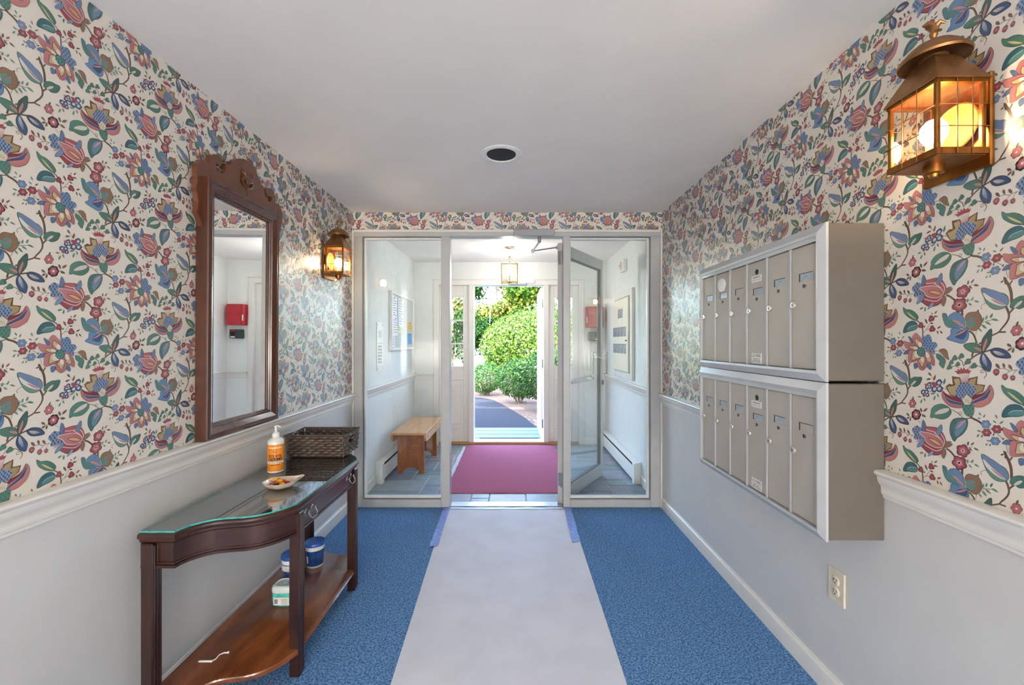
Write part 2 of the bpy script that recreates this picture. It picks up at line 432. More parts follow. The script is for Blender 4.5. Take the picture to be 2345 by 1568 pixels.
th('A', [(1020, 195), (1070, 245), (1088, 312)], 11); th('A', [(945, 282), (1000, 290), (1035, 325)], 9)
stroke('A', [(1088, 308), (1135, 262)], 9, '857a68', layer=3); th('A', [(1150, 352), (1170, 322), (1205, 330), (1260, 345), (1310, 400), (1332, 455), (1308, 497)], 9)
stroke('A', [(1305, 405), (1285, 395), (1272, 415), (1290, 432), (1306, 418)], 7, '857a68', layer=3)
th('A', [(350, 1243), (270, 1248), (205, 1292)], 8); stroke('A', [(110, 1217), (180, 1216), (250, 1252)], 8, '857a68', layer=3); stroke('A', [(340, 1247), (305, 1275), (290, 1315)], 6, '857a68', layer=2)
th('A', [(1290, 1035), (1380, 1085), (1490, 1190)], 6); th('A', [(420, 1000), (480, 1055)], 6); th('A', [(395, 790), (402, 850)], 5)
th('A', [(815, 545), (870, 575), (900, 600)], 8); th('A', [(650, 350), (690, 420)], 5); th('B', [(1275, 355), (1340, 332), (1425, 318)], 7)
th('B', [(1232, 430), (1222, 490)], 5); th('B', [(205, 780), (228, 880)], 6); th('B', [(700, 705), (760, 705), (800, 760)], 7)
th('C', [(545, 288), (515, 285), (490, 310), (505, 335)], 6); th('A', [(1085, 1460), (1130, 1490), (1195, 1500)], 5); th('A', [(1100, 1340), (1190, 1310)], 5)
th('A', [(470, 925), (520, 915)], 5); th('A', [(275, 955), (330, 960)], 5)
# pineapple flower
motif()
shape('A', [(860, 535), (910, 505), (955, 522), (945, 410), (1040, 440), (1090, 480), (1150, 472), (1245, 462), (1236, 553), (1320, 575), (1300, 650), (1200, 690), (1000, 690), (925, 660), (895, 610)], '6f5236', None, smooth=False)
fill('A', [(885, 545), (958, 545), (992, 532), (968, 455), (1035, 452), (1058, 520), (1145, 520), (1160, 492), (1230, 475), (1212, 562), (1260, 570), (1306, 588), (1290, 640), (1200, 680), (1000, 680), (935, 655), (905, 600)], 'b9a06a', 'a68a54', ((900, 500), (1200, 690)))
shape('A', [(1020, 390), (1160, 400), (1145, 460), (1135, 520), (1068, 515), (1050, 450)], 'd6d0ca', '9a8f88', 3, 'c47f7c', ((1090, 430), (1100, 505)), smooth=False)
fill('A', [(980, 345), (1022, 358), (1010, 325), (1050, 352), (1055, 315), (1080, 352), (1090, 320), (1115, 362), (1140, 350), (1150, 376), (1175, 380), (1155, 414), (1100, 400), (1018, 397)], 'a8434c')
cb = [(1000, 590), (1040, 530), (1090, 515), (1160, 530), (1195, 570), (1230, 600), (1222, 650), (1180, 700), (1100, 725), (1040, 700), (985, 660)]
shape('A', cb, '8298ba', None); scales('A', cb, '33507c', 17, seed=3)
shape('A', [(825, 592), (812, 640), (830, 710), (880, 772), (930, 812), (1000, 830), (1075, 828), (1092, 790), (1060, 740), (1000, 690), (920, 665), (860, 630)], 'b8686c', '5f3038', 4)
shape('A', [(828, 600), (870, 640), (940, 680), (1020, 690), (1075, 730), (1088, 768), (1000, 745), (900, 700), (850, 650)], '7a2638', None)
shape('A', [(838, 655), (900, 712), (1000, 752), (1090, 778), (1080, 798), (1000, 788), (920, 762), (870, 712)], '444e78', 'b9a0ac', 5)
shape('A', [(1367, 583), (1396, 650), (1396, 710), (1370, 772), (1340, 800), (1280, 830), (1210, 822), (1185, 797), (1190, 700), (1290, 672), (1340, 632)], 'c4746f', '5f3038', 4)
shape('A', [(1366, 592), (1345, 640), (1290, 675), (1195, 690), (1180, 740), (1260, 715), (1320, 685), (1355, 650)], '7d2a3a', None)
shape('A', [(1384, 625), (1345, 660), (1290, 712), (1190, 762), (1174, 792), (1250, 767), (1330, 735), (1358, 690)], '474f78', 'b9a0ac', 5)
shape('A', [(1125, 668), (1187, 730), (1165, 790), (1115, 800), (1073, 735)], 'd3cab2', '8d8068', 4, smooth=False)
for k in range(3): stroke('A', [(1105 + 20 * k, 715 + 12 * k), (1120 + 18 * k, 760 + 10 * k)], 5, '9c9078', layer=LAY[0])
LAY[0] += 1
gb = [(1083, 800), (1140, 806), (1197, 800), (1208, 870), (1190, 930), (1150, 940), (1110, 905), (1087, 850)]
shape('A', gb, '4f8676', '2f524a', 4); scales('A', gb, '3a6c62', 20, seed=5)
# ivy sprig
motif()
for (x, y, r) in ((980, 182, 36), (1062, 176, 34), (937, 228, 30), (1020, 270, 29), (915, 286, 35), (1137, 265, 36), (1206, 330, 34)):
    flower('A', x, y, r, 3, '4b7d6b', '34584c', None, None, .3, .5)
# green leaf and blue-green leaf by the pineapple
motif()
shape('A', [(642, 962), (650, 890), (660, 835), (720, 788), (810, 775), (890, 810), (932, 862), (930, 910), (890, 955), (820, 982), (730, 968), (700, 958)], '4f8774', '2f5548', 5, '3f7566', ((650, 800), (930, 960)))
shape('A', [(705, 910), (780, 850), (880, 830), (912, 846), (880, 885), (800, 908)], 'd2cac0', None)
motif()
shape('A', [(975, 1268), (938, 1210), (918, 1130), (930, 1040), (970, 980), (1060, 963), (1128, 980), (1128, 1070), (1080, 1160), (1010, 1220)], '3f6f6c', '2a4c48', 5)
shape('A', [(1000, 1205), (972, 1120), (990, 1050), (1040, 1000), (1112, 988), (1112, 1070), (1060, 1150)], '6288a4', None)
shape('A', [(1005, 1100), (1050, 1020), (1117, 985), (1070, 1052)], 'bd8f9a', None)
for k in range(6): stroke('A', [(968 + 3 * k, 1140 - 22 * k), (990 + 3 * k, 1134 - 22 * k)], 6, '27505a', layer=LAY[0])
LAY[0] += 1
# little blue and red flowers
motif()
flower('A', 1325, 1030, 46, 6, '6c88ae', '4b6488', None, '93a6c0'); flower('A', 1430, 1080, 44, 6, '9d4450', '4f2428', None, 'c88088')
flower('A', 1335, 1125, 42, 6, '9d4450', '4f2428', None, 'c88088'); flower('A', 1415, 1213, 44, 6, '6c88ae', '4b6488', None, '93a6c0')
motif()
for (x, y, L, a, c) in ((1268, 912, 50, -60, G2), (1310, 935, 46, 65, G2), (1260, 962, 44, 0, G2), (1425, 940, 52, -70, '6f8f80'), (1410, 998, 46, -40, G2), (1472, 1003, 52, 45, G2), (1260, 1113, 54, -20, G2), (1248, 1168, 50, 60, G2), (1290, 1168, 48, 75, G2), (1352, 1218, 42, -20, G2), (1335, 1262, 40, 60, G2), (1368, 1262, 38, 75, G2), (1402, 1140, 36, 75, '3c3432'), (1486, 1180, 34, 45, '3c3432')):
    leaf('A', x, y, L, a, c)
# tulip
motif()
tb = [(322, 1170), (360, 1118), (400, 1092), (450, 1100), (510, 1130), (560, 1180), (600, 1250), (555, 1305), (490, 1312), (400, 1312), (358, 1290), (370, 1240), (345, 1205)]
shape('A', tb, '7d93b4', None); scales('A', tb, '3c587f', 24, seed=8)
shape('A', [(525, 998), (572, 1090), (567, 1182), (530, 1182), (498, 1110)], '5b769e', '3c5070', 4)
shape('A', [(400, 1345), (430, 1318), (480, 1306), (450, 1336)], 'c98e92', None)
shape('A', [(560, 1110), (640, 1100), (740, 1110), (820, 1170), (862, 1260), (862, 1330), (830, 1370), (812, 1430), (770, 1482), (680, 1498), (600, 1482), (520, 1420), (498, 1390), (540, 1310), (560, 1200)], '983f4c', '4a2028', 5, 'b4565e', ((700, 1480), (800, 1150)))
for P in ([(575, 1140), (650, 1158), (738, 1172)], [(700, 1175), (790, 1255), (832, 1340)], [(795, 1182), (842, 1250), (850, 1325)], [(540, 1365), (640, 1410), (740, 1432), (818, 1388)]): stroke('A', P, 11, 'dccac4', layer=LAY[0])
LAY[0] += 1
shape('A', [(468, 1190), (560, 1188), (680, 1208), (772, 1250), (822, 1310), (826, 1352), (760, 1382), (680, 1372), (590, 1332), (540, 1260)], 'c67c7e', 'e2d4cc', 8, 'b56468', ((520, 1200), (760, 1370)))
shape('A', [(605, 1262), (700, 1268), (785, 1312), (818, 1348), (740, 1354), (655, 1312)], 'a04e58', None)
shape('A', [(625, 1272), (720, 1286), (805, 1346), (740, 1338), (660, 1300)], 'd0a862', None)
shape('A', [(860, 1332), (880, 1285), (948, 1283), (920, 1300), (957, 1310), (910, 1352), (845, 1370)], '8d6a55', '4f3a2c', 3)
shape('A', [(825, 1385), (852, 1380), (872, 1430), (860, 1480), (835, 1522), (808, 1470)], '8d6a55', '4f3a2c', 3)
shape('A', [(808, 1058), (818, 1130), (770, 1212), (733, 1170), (760, 1110)], '6384a8', '3c5070', 4)
shape('A', [(552, 1298), (520, 1380), (422, 1428), (440, 1370), (490, 1320)], '6d8cb4', '3c5070', 3)
shape('A', [(682, 1440), (682, 1490), (602, 1537), (620, 1490)], '7a92b8', None)
motif()
for (x, y, L, a, c) in ((500, 1500, 78, 15, G1), (556, 1525, 78, 80, G1), (1140, 1275, 62, 80, BRN), (1190, 1272, 62, 50, '96666a'), (1168, 1342, 58, -50, BRN), (1230, 1332, 66, -25, BRN), (1135, 1497, 58, 75, G2), (1190, 1485, 54, 65, G2), (1235, 1526, 62, -25, G2), (1165, 1550, 54, -45, G2)):
    leaf('A', x, y, L, a, c)
motif()
flower('A', 1080, 1375, 76, 5, 'a24450', '5a2630', 'bd6c74', 'd6ccc0'); flower('A', 1038, 1537, 84, 5, 'a24450', '5a2630', 'bd6c74', 'd6ccc0', rot=.4)
motif(10)
flower('A', 1080, 1375, 14, 6, '6d6a5e', None, None, None); flower('A', 1038, 1537, 15, 6, '6d6a5e', None, None, None)
# berries
motif()
for (x, y, r) in ((78, 1258, 40), (195, 1327, 34), (292, 1340, 27)):
    flower('A', x, y, r, 8, 'a8525c', '5c2c32', None, 'c98c90', .06)
    fill('A', [(x - 10, y + r * .8), (x - 18, y + r * 1.35), (x - 3, y + r * 1.1), (x + 6, y + r * 1.45), (x + 10, y + r * 1.05), (x + 26, y + r * 1.2), (x + 10, y + r * .7)], '4a3a34')
motif()
for (x, y, L, a, c) in ((98, 1180, 92, -52, BRN), (180, 1180, 74, -72, BRN), (262, 1204, 82, -58, BRN), (345, 660, 60, 65, BRN), (250, 920, 74, -40, BRN), (255, 972, 64, 25, BRN), (298, 992, 62, 75, BRN), (493, 852, 74, -70, BRN), (566, 850, 82, 35, BRN), (540, 938, 80, -22, BRN)):
    leaf('A', x, y, L, a, c, .34, '4c3a30')
# black-edged flower, pink flower
motif()
flower('A', 402, 920, 88, 7, '2c2a2e', None, None, None, .12); flower('A', 402, 918, 66, 6, 'a84c58', None, 'c07078', 'e0d8d2', .2, cr=.26)
flower('A', 335, 745, 64, 6, 'ba666a', '7c3c42', None, 'dccfc8', .2, cr=.22)
# blue and white blossoms
motif()
for (x, y, r) in ((770, 470, 42), (700, 555, 44), (782, 562, 42), (622, 475, 30), (590, 512, 30), (632, 512, 28), (525, 578, 34), (585, 580, 32), (600, 632, 28)):
    flower('A', x, y, r, 5, '3f547c', '2b3450', None, None, .14)
motif(9)
for (x, y, r) in ((772, 476, 26), (706, 552, 27), (776, 558, 26), (622, 480, 17), (594, 508, 17), (630, 512, 15), (530, 580, 19), (582, 584, 18), (596, 628, 14)):
    flower('A', x, y, r, 5, 'b8c2d4', None, None, 'dcdcde', .2)
shape('A', [(668, 455), (735, 470), (738, 512), (705, 525), (680, 495)], 'a8434c', '5c2c32', 3)
shape('A', [(550, 458), (600, 470), (602, 498), (575, 492)], 'b0525a', None); shape('A', [(515, 632), (545, 608), (568, 630), (552, 655)], 'a8434c', None)
motif()
for (x, y, L, a, c) in ((632, 330, 84, -52, BRN), (616, 398, 82, 0, BRN), (706, 392, 92, 72, BRN), (846, 466, 92, 78, G1), (683, 616, 78, 5, G2), (705, 680, 82, 75, G2), (755, 650, 66, -68, G2), (465, 646, 72, -12, G2), (495, 716, 74, 65, G2), (550, 695, 68, -65, G2), (640, 580, 30, 75, '3a3432')):
    leaf('A', x, y, L, a, c)
# four-leaf spray
motif()
shape('A', [(1088, 45), (1150, 40), (1232, 70), (1288, 140), (1292, 184), (1200, 166), (1130, 112)], '477c6b', '2d5145', 5)
shape('A', [(1200, 105), (1260, 130), (1292, 178), (1240, 150)], 'c07a78', None)
shape('A', [(1376, -52), (1380, 40), (1362, 120), (1300, 190), (1284, 130), (1290, 50), (1320, 0)], '37605a', '24433e', 5)
shape('A', [(1332, 40), (1338, 90), (1302, 182), (1296, 130)], 'c4736f', None)
shape('A', [(1300, 200), (1345, 270), (1377, 340), (1372, 400), (1355, 427), (1300, 370), (1270, 290), (1280, 222)], '3b567e', '232f48', 5)
shape('A', [(1302, 215), (1335, 300), (1340, 370), (1310, 330), (1290, 270)], 'b9bcc0', None, 5, '5f7aa0', ((1300, 220), (1330, 370)))
shape('A', [(1375, 190), (1420, 178), (1490, 215), (1532, 270), (1545, 318), (1450, 290), (1400, 250)], '394e76', '232f48', 5)
shape('A', [(1395, 205), (1450, 225), (1500, 275), (1440, 262)], 'cdb88e', None, 5, '7f90ac', ((1400, 210), (1490, 270)))
flower('A', 1270, 78, 14, 6, '8a5a52', None, None, None)
# long blue-green leaf, round leaf
motif()
shape('C', [(498, 92), (580, 150), (650, 220), (712, 272), (742, 332), (740, 398), (690, 418), (620, 390), (560, 305), (522, 200)], '628e7e', '36524c', 5)
shape('C', [(503, 100), (600, 160), (700, 262), (740, 332), (737, 398), (690, 362), (620, 292), (550, 202)], '6a84aa', None)
shape('C', [(516, 150), (600, 255), (700, 368), (724, 398), (680, 384), (600, 314), (538, 230)], 'dcd4cc', None)
shape('C', [(590, 265), (640, 308), (718, 396), (650, 342)], 'bb7880', None)
motif()
shape('A', [(258, 400), (290, 350), (370, 328), (430, 340), (498, 354), (492, 410), (450, 462), (370, 480), (320, 450), (268, 440)], '477c6c', '2a4a40', 5, '3a6a5e', ((300, 340), (450, 460)))
shape('A', [(300, 446), (350, 398), (402, 388), (386, 420), (330, 452)], 'cfc6be', None)
# daisy
motif()
for P in ([(258, 486), (310, 510), (352, 582), (300, 572)], [(158, 777), (210, 718), (292, 714), (270, 762), (200, 778)], [(360, 930), (395, 903), (432, 930), (420, 970), (375, 995)], [(588, 930), (620, 888), (657, 940), (640, 982)]):
    shape('B', P, '54739c', '3a5074', 4)
db = [(508, 478), (560, 490), (600, 468), (642, 484), (662, 550), (650, 580), (700, 578), (742, 605), (737, 640), (700, 680), (712, 732), (690, 748), (600, 692), (530, 662), (518, 560)]
shape('B', db, '6f90b8', '46628a', 4); scales('B', db, '3c5c8a', 22, seed=11)
def petal(outer, inner, white):
    shape('B', outer, 'c2757a', '6a3c40', 4, 'b0646a', (outer[0], outer[len(outer) // 2]))
    if inner: shape('B', inner, 'c9ad78', '3c332c', 7)
    if white: shape('B', white, 'dcd5ca', None)
petal([(400, 436), (470, 498), (522, 560), (517, 640), (480, 662), (420, 622), (370, 582), (333, 530), (350, 480)], [(402, 520), (440, 545), (502, 590), (495, 650), (440, 635), (392, 585)], [(450, 585), (504, 595), (498, 660), (448, 640)])
petal([(168, 562), (250, 580), (370, 598), (432, 635), (432, 700), (320, 707), (250, 695), (193, 650)], [(275, 645), (360, 640), (432, 662), (427, 700), (330, 690)], [(370, 645), (432, 660), (430, 700), (375, 692)])
petal([(268, 730), (330, 705), (430, 700), (472, 780), (492, 812), (440, 852), (380, 882), (268, 907), (263, 800)], [(352, 735), (430, 712), (480, 800), (425, 832), (335, 862), (340, 800)], [(395, 725), (440, 715), (484, 800), (420, 820), (375, 790)])
petal([(568, 708), (620, 703), (670, 750), (702, 810), (707, 912), (650, 890), (590, 852), (558, 780)], [(580, 722), (630, 760), (662, 832), (645, 872), (590, 842)], [(575, 718), (625, 745), (630, 800), (580, 800)])
petal([(500, 798), (550, 788), (592, 860), (587, 930), (550, 982), (505, 1002), (460, 972), (428, 905), (460, 830)], [(510, 805), (558, 845), (545, 900), (510, 952), (480, 900), (455, 870)], [(500, 800), (552, 822), (535, 875), (498, 868)])
flower('B', 495, 725, 66, 9, '43867a', '26403c', None, None, .12); flower('B', 495, 728, 34, 9, '2f6a60', None, None, '5a9a8c', .1, cr=.5)
motif()
shape('B', [(733, 742), (790, 758), (858, 815), (846, 890), (826, 934), (770, 882), (782, 842), (738, 800)], '477d6e', '2d5145', 4)
shape('B', [(773, 690), (840, 666), (882, 700), (892, 760), (907, 812), (850, 782), (800, 722)], '916c4e', '5a4230', 4)
motif()
for (x, y) in ((485, 322), (655, 236), (670, 386)):
    flower('B', x, y, 46, 3, '9c3c4c', '5c2430', None, 'b4606c', .28, rot=x * .01, cr=.28)
motif()
for (x, y, L, a, c) in ((574, 268, 92, -62, BRN), (724, 152, 62, 45, BRN), (722, 211, 70, -5, BRN), (667, 165, 40, -50, '4a3c36'), (772, 370, 70, 30, BRN), (751, 438, 62, -75, BRN), (803, 440, 62, -50, BRN), (546, 345, 46, 50, '2e2a2a'), (664, 303, 56, -12, '2e2a2a'), (160, 925, 52, 30, '2e2a2a'), (200, 945, 46, 75, '4a4038'), (190, 880, 44, -45, '4a4038')):
    leaf('B', x, y, L, a, c)
# pair of leaves
motif()
shape('B', [(153, -4), (210, 40), (300, 60), (380, 110), (437, 180), (427, 225), (390, 237), (300, 200), (220, 140), (168, 80)], '4a8272', '2b4c44', 5, '3d7466', ((200, 50), (420, 220)))
shape('B', [(220, 82), (300, 128), (408, 228), (300, 165)], 'cbb878', None)
shape('B', [(158, 424), (175, 340), (230, 270), (310, 243), (380, 255), (422, 300), (422, 360), (360, 390), (260, 405)], '2f6470', '1f3f48', 5)
shape('B', [(225, 390), (280, 335), (420, 318), (416, 370), (330, 388)], '4b8684', None); stroke('B', [(240, 365), (300, 325), (410, 312)], 9, '9fbcc4', layer=LAY[0])
# iris
motif()
shape('B', [(820, 187), (870, 195), (890, 242), (930, 205), (1000, 188), (1060, 225), (1092, 290), (1102, 370), (1132, 412), (1050, 392), (960, 387), (890, 372), (843, 310)], '5d87ae', '2c4860', 5)
shape('B', [(823, 193), (868, 200), (885, 262), (960, 292), (1020, 372), (900, 370), (848, 310)], '4a807c', None)
shape('B', [(948, 288), (1020, 303), (1125, 404), (1050, 362)], 'cc8580', None)
shape('B', [(878, 527), (930, 480), (935, 408), (1000, 393), (1080, 420), (1137, 410), (1142, 520), (1090, 588), (1010, 577), (930, 552)], '5c87b4', '2c4870', 5)
shape('B', [(985, 500), (1030, 440), (1130, 420), (1122, 490), (1080, 542), (1010, 522)], '35527f', None)
shape('B', [(978, 497), (1050, 448), (1134, 408), (1070, 462)], 'cc8580', None)
shape('B', [(1110, 300), (1120, 240), (1160, 213), (1230, 215), (1252, 192), (1252, 222), (1282, 280), (1277, 370), (1220, 437), (1150, 412), (1130, 390), (1150, 350)], '8d6a4e', '4f3826', 5)
shape('B', [(1112, 328), (1160, 280), (1212, 278), (1222, 340), (1190, 395), (1145, 402), (1120, 372)], '528c82', None)
shape('B', [(1140, 366), (1200, 292), (1218, 294), (1160, 352)], 'b5606a', None)
motif()
for (x, y, L, a) in ((1298, 312, 62, 75), (1332, 290, 60, 75), (1380, 276, 64, 68), (1414, 326, 72, -20), (1350, 360, 70, -35), (1312, 396, 74, -48), (1272, 432, 56, -55)):
    leaf('B', x, y, L, a, G2)

def lay_paper(rect, place, u0, z0, U0=None, sgn=1):
    """cover rect=(umin,umax,zmin,zmax) with the print; the reference diamond sits at (u0,z0). place(u,z,d) -> world"""
    ur, zr = wp('A', 1130, 735)
    T = np.concatenate([c[0] for c in CELL]); C = np.concatenate([c[1] for c in CELL]); Ly = np.concatenate([np.full(len(c[0]), c[2]) for c in CELL])
    T = T - np.array([ur, zr])
    tw = (T[..., 0].min(), T[..., 0].max(), T[..., 1].min(), T[..., 1].max())
    outT = []; outC = []; outL = []
    i0 = int(math.floor((rect[0] - u0 - tw[1]) / PU)); i1 = int(math.ceil((rect[1] - u0 - tw[0]) / PU))
    for i in range(i0, i1 + 1):
        zo = z0 + (PV / 2 if i % 2 else 0)
        j0 = int(math.floor((rect[2] - zo - tw[3]) / PV)); j1 = int(math.ceil((rect[3] - zo - tw[2]) / PV))
        for j in range(j0, j1 + 1):
            q = T + np.array([u0 + i * PU, zo + j * PV])
            lo = q.min(1); hi = q.max(1)
            keep = (hi[:, 0] > rect[0]) & (lo[:, 0] < rect[1]) & (hi[:, 1] > rect[2]) & (lo[:, 1] < rect[3])
            if not keep.any(): continue
            ins = (lo[:, 0] >= rect[0]) & (hi[:, 0] <= rect[1]) & (lo[:, 1] >= rect[2]) & (hi[:, 1] <= rect[3])
            outT.append(q[ins]); outC.append(C[ins]); outL.append(Ly[ins])
            for k in np.where(keep & ~ins)[0]:
                poly = [tuple(q[k, a]) + tuple(C[k, a]) for a in range(3)]
                for ax, val, sg in ((0, rect[0], 1), (0, rect[1], -1), (1, rect[2], 1), (1, rect[3], -1)):
                    new = []
                    for a in range(len(poly)):
                        p, r_ = poly[a - 1], poly[a]; dp = sg * (p[ax] - val); dr = sg * (r_[ax] - val)
                        if (dp >= 0) != (dr >= 0):
                            t = dp / (dp - dr); new.append(tuple(p[b] + (r_[b] - p[b]) * t for b in range(6)))
                        if dr >= 0: new.append(r_)
                    poly = new
                    if len(poly) < 3: break
                if len(poly) >= 3:
                    for a in range(1, len(poly) - 1):
                        t3 = np.array([poly[0], poly[a], poly[a + 1]]); outT.append(t3[None, :, :2]); outC.append(t3[None, :, 2:]); outL.append(np.array([Ly[k]]))
    T = np.concatenate(outT); C = np.concatenate(outC); Ly = np.concatenate(outL)
    d = 0.0006 + Ly[:, None] * 0.00005 + np.zeros(T.shape[:2])
    P = place(T[..., 0], T[..., 1], d).reshape(-1, 3)
    base = np.array([(rect[0], rect[2]), (rect[1], rect[2]), (rect[1], rect[3]), (rect[0], rect[3])])
    Bp = place(base[:, 0], base[:, 1], np.full(4, 0.0004))
    V = np.concatenate([Bp, P]); n = len(T)
    me = bpy.data.meshes.new('wallpaper')
    c0 = (V.min(0) + V.max(0)) / 2
    me.vertices.add(len(V)); me.vertices.foreach_set('co', (V - c0).ravel())
    me.loops.add(4 + 3 * n); me.loops.foreach_set('vertex_index', np.arange(4 + 3 * n, dtype=np.int32))
    me.polygons.add(1 + n); me.polygons.foreach_set('loop_start', np.concatenate([[0], 4 + 3 * np.arange(n)]).astype(np.int32))
    me.update(calc_edges=True)
    at = me.color_attributes.new('Col', 'FLOAT_COLOR', 'CORNER')
    basec = np.array(rgb(224, 217, 206)); at.data.foreach_set('color', np.concatenate([np.tile(basec, 4), np.clip(C.reshape(-1, 4), 0, 1).ravel()]).astype(np.float32))
    me.materials.append(m_paper)
    o = bpy.data.objects.new('wallpaper', me); COL.objects.link(o); WLOC[o.name] = Vector(c0)
    return o, n
# ---------------------------------------------------------------- the setting
HB = -4.2                                   # back end of the hall
def plain(name, *boxes, mat=None, label=None, parent=None):
    b = MB()
    for q in boxes: b.box(*q)
    o = obj(name, b, mat, parent)
    return struct(o, label) if parent is None else o

wall_left = plain('wall_left', (XL - .12, XL, HB - .1, YB, -.06, ZC + .08), mat=m_wallw, label='left white wall with flowered wallpaper above the chair rail')
wall_right = plain('wall_right', (XR, XR + .12, HB - .1, YB, -.06, ZC + .08), mat=m_wallw, label='right white wall with flowered wallpaper above the chair rail')
wall_hall = plain('wall_hall', (XL - .12, XR + .12, HB - .2, HB, -.06, ZC + .08), mat=m_wallw, label='end wall of the hall')
# vestibule lining is painted a cooler white
plain('wall_vestibule_left', (XL - .001, XL + .002, YS + .1, YB, 0, ZC), mat=m_vest, label='white side wall of the entrance vestibule by the bench')
plain('wall_vestibule_right', (XR - .002, XR + .001, YS + .1, YB, 0, ZC), mat=m_vest, label='white side wall of the entrance vestibule by the directory panel')
wall_front = plain('wall_front', (XL, XR, YS + .005, YS + .11, 2.291, ZC), mat=m_wallw, label='narrow wallpapered band of wall above the glazed screen')

# entrance wall with the opening for door and sidelights
OX0, OX1, OZ = -1.012, 0.862, 2.131         # opening in the entrance wall
plain('wall_back', (XL - .12, OX0, YB, YB + .16, -.1, ZC + .08), (OX1, XR + .12, YB, YB + .16, -.1, ZC + .08), (OX0, OX1, YB, YB + .16, OZ, ZC + .08), mat=m_vest, label='white entrance wall around the front door')
m_siding = M('outer_siding', rgb(198, 196, 188), 0.6)
plain('wall_facade', (-6, 6, YB + .02, YB + .16, ZC + .08, 4.5), (-6, XL - .12, YB + .02, YB + .16, -.1, ZC + .08), (XR + .12, 6, YB + .02, YB + .16, -.1, ZC + .08), mat=m_siding, label='outer wall of the building above the entrance')
plain('roof', (-6, 6, HB - 2, YB + .16, 4.5, 4.6), mat=m_siding, label='flat roof of the building')

# floors
floor = plain('floor', (XL, XR, HB, YS + .03, -.06, 0), mat=m_carpet, label='blue loop pile carpet')
m_grout = M('pale_grout', rgb(196, 198, 198), 0.8, var=0.06, scale=30)
floor_v = plain('floor_vestibule', (XL, XR, YS + .03, YB + .16, -.06, -.007), mat=m_grout, label='slate tile floor of the vestibule with pale joints')
# slate pieces, random ashlar
m_slate, n_, l_, b_ = newmat('slate')
oi = n_.new('ShaderNodeObjectInfo'); rp = n_.new('ShaderNodeValToRGB'); cr = rp.color_ramp
cr.elements[0].position = 0; cr.elements[0].color = rgb(128, 144, 152); cr.elements[1].position = 1; cr.elements[1].color = rgb(158, 146, 150)
for p_, c_ in ((.2, rgb(148, 160, 166)), (.4, rgb(126, 146, 144)), (.6, rgb(160, 168, 174)), (.8, rgb(136, 148, 164))):
    e = cr.elements.new(p_); e.color = c_
l_.new(oi.outputs['Random'], rp.inputs[0])
tc_ = n_.new('ShaderNodeTexCoord'); nz_ = n_.new('ShaderNodeTexNoise'); nz_.inputs['Scale'].default_value = 9; nz_.inputs['Detail'].default_value = 8
l_.new(tc_.outputs['Object'], nz_.inputs['Vector'])
mx_ = n_.new('ShaderNodeMixRGB'); mx_.blend_type = 'OVERLAY'; mx_.inputs[0].default_value = .35
l_.new(rp.outputs[0], mx_.inputs[1]); l_.new(nz_.outputs['Fac'], mx_.inputs[2]); l_.new(mx_.outputs[0], b_.inputs['Base Color'])
b_.inputs['Roughness'].default_value = .38
bp_ = n_.new('ShaderNodeBump'); bp_.inputs['Strength'].default_value = .25; bp_.inputs['Distance'].default_value = .004
l_.new(nz_.outputs['Fac'], bp_.inputs['Height']); l_.new(bp_.outputs[0], b_.inputs['Normal'])
mod = 0.1604; NX = 16; NY = 13; occ = [[False] * NX for _ in range(NY)]; rnd = random.Random(4); mesh_cache = {}
for j in range(NY):
    for i in range(NX):
        if occ[j][i]: continue
        opts = [(2, 2), (3, 2), (2, 1), (1, 2), (2, 2), (3, 2), (2, 3), (1, 1)]; rnd.shuffle(opts); opts.append((1, 1))
        for (w, h) in opts:
            if i + w <= NX and j + h <= NY and not any(occ[j + b][i + a] for a in range(w) for b in range(h)): break
        for a in range(w):
            for b in range(h): occ[j + b][i + a] = True
        g = .0045
        dx, dy = w * mod - 2 * g, h * mod - 2 * g
        x0 = XL + i * mod + g; y0 = YS + .045 + j * .1645 + g; dy = h * .1645 - 2 * g
        if (w, h) in mesh_cache:
            t = bpy.data.objects.new('slate_tile', mesh_cache[(w, h)]); COL.objects.link(t); t.parent = floor_v
            t.location = Vector((x0 + dx / 2, y0 + dy / 2, -.004)) - WLOC[floor_v.name]
        else:
            mb = MB(); mb.cbox(x0, x0 + dx, y0, y0 + dy, -.008, 0.0, .002); t = obj('slate_tile', mb, m_slate, floor_v); mesh_cache[(w, h)] = t.data
        t.location.z += rnd.uniform(-.0006, .0006)

# ceiling of hall and vestibule in one slab, with a round opening for the downlight
CX, CY, CRO, CRI = -0.075, 2.40, 0.118, 0.083
outer = [(XL, HB), (XR, HB), (XR, YB), (XL, YB)]
hole = [(CX + CRI * math.cos(2 * math.pi * k / 40), CY + CRI * math.sin(2 * math.pi * k / 40)) for k in range(40)]
tri = geometry.tessellate_polygon([[Vector((p[0], p[1], 0)) for p in outer], [Vector((p[0], p[1], 0)) for p in hole]])
allp = outer + hole; b = MB()
b.add([(p[0], p[1], ZC) for p in allp], [tuple(t) for t in tri])
b.add([(p[0], p[1], ZC) for p in hole] + [(p[0], p[1], ZC + .05) for p in hole], [(k, (k + 1) % 40, 40 + (k + 1) % 40, 40 + k) for k in range(40)])
ceiling = struct(obj('ceiling', b, m_ceil, recalc=False), 'smooth white ceiling of the hall and vestibule')
plain('ceiling_slab', (XL - .12, XR + .12, HB - .2, YB + .1, ZC + .2, ZC + .28), mat=m_ceil, label='floor slab above the ceiling')
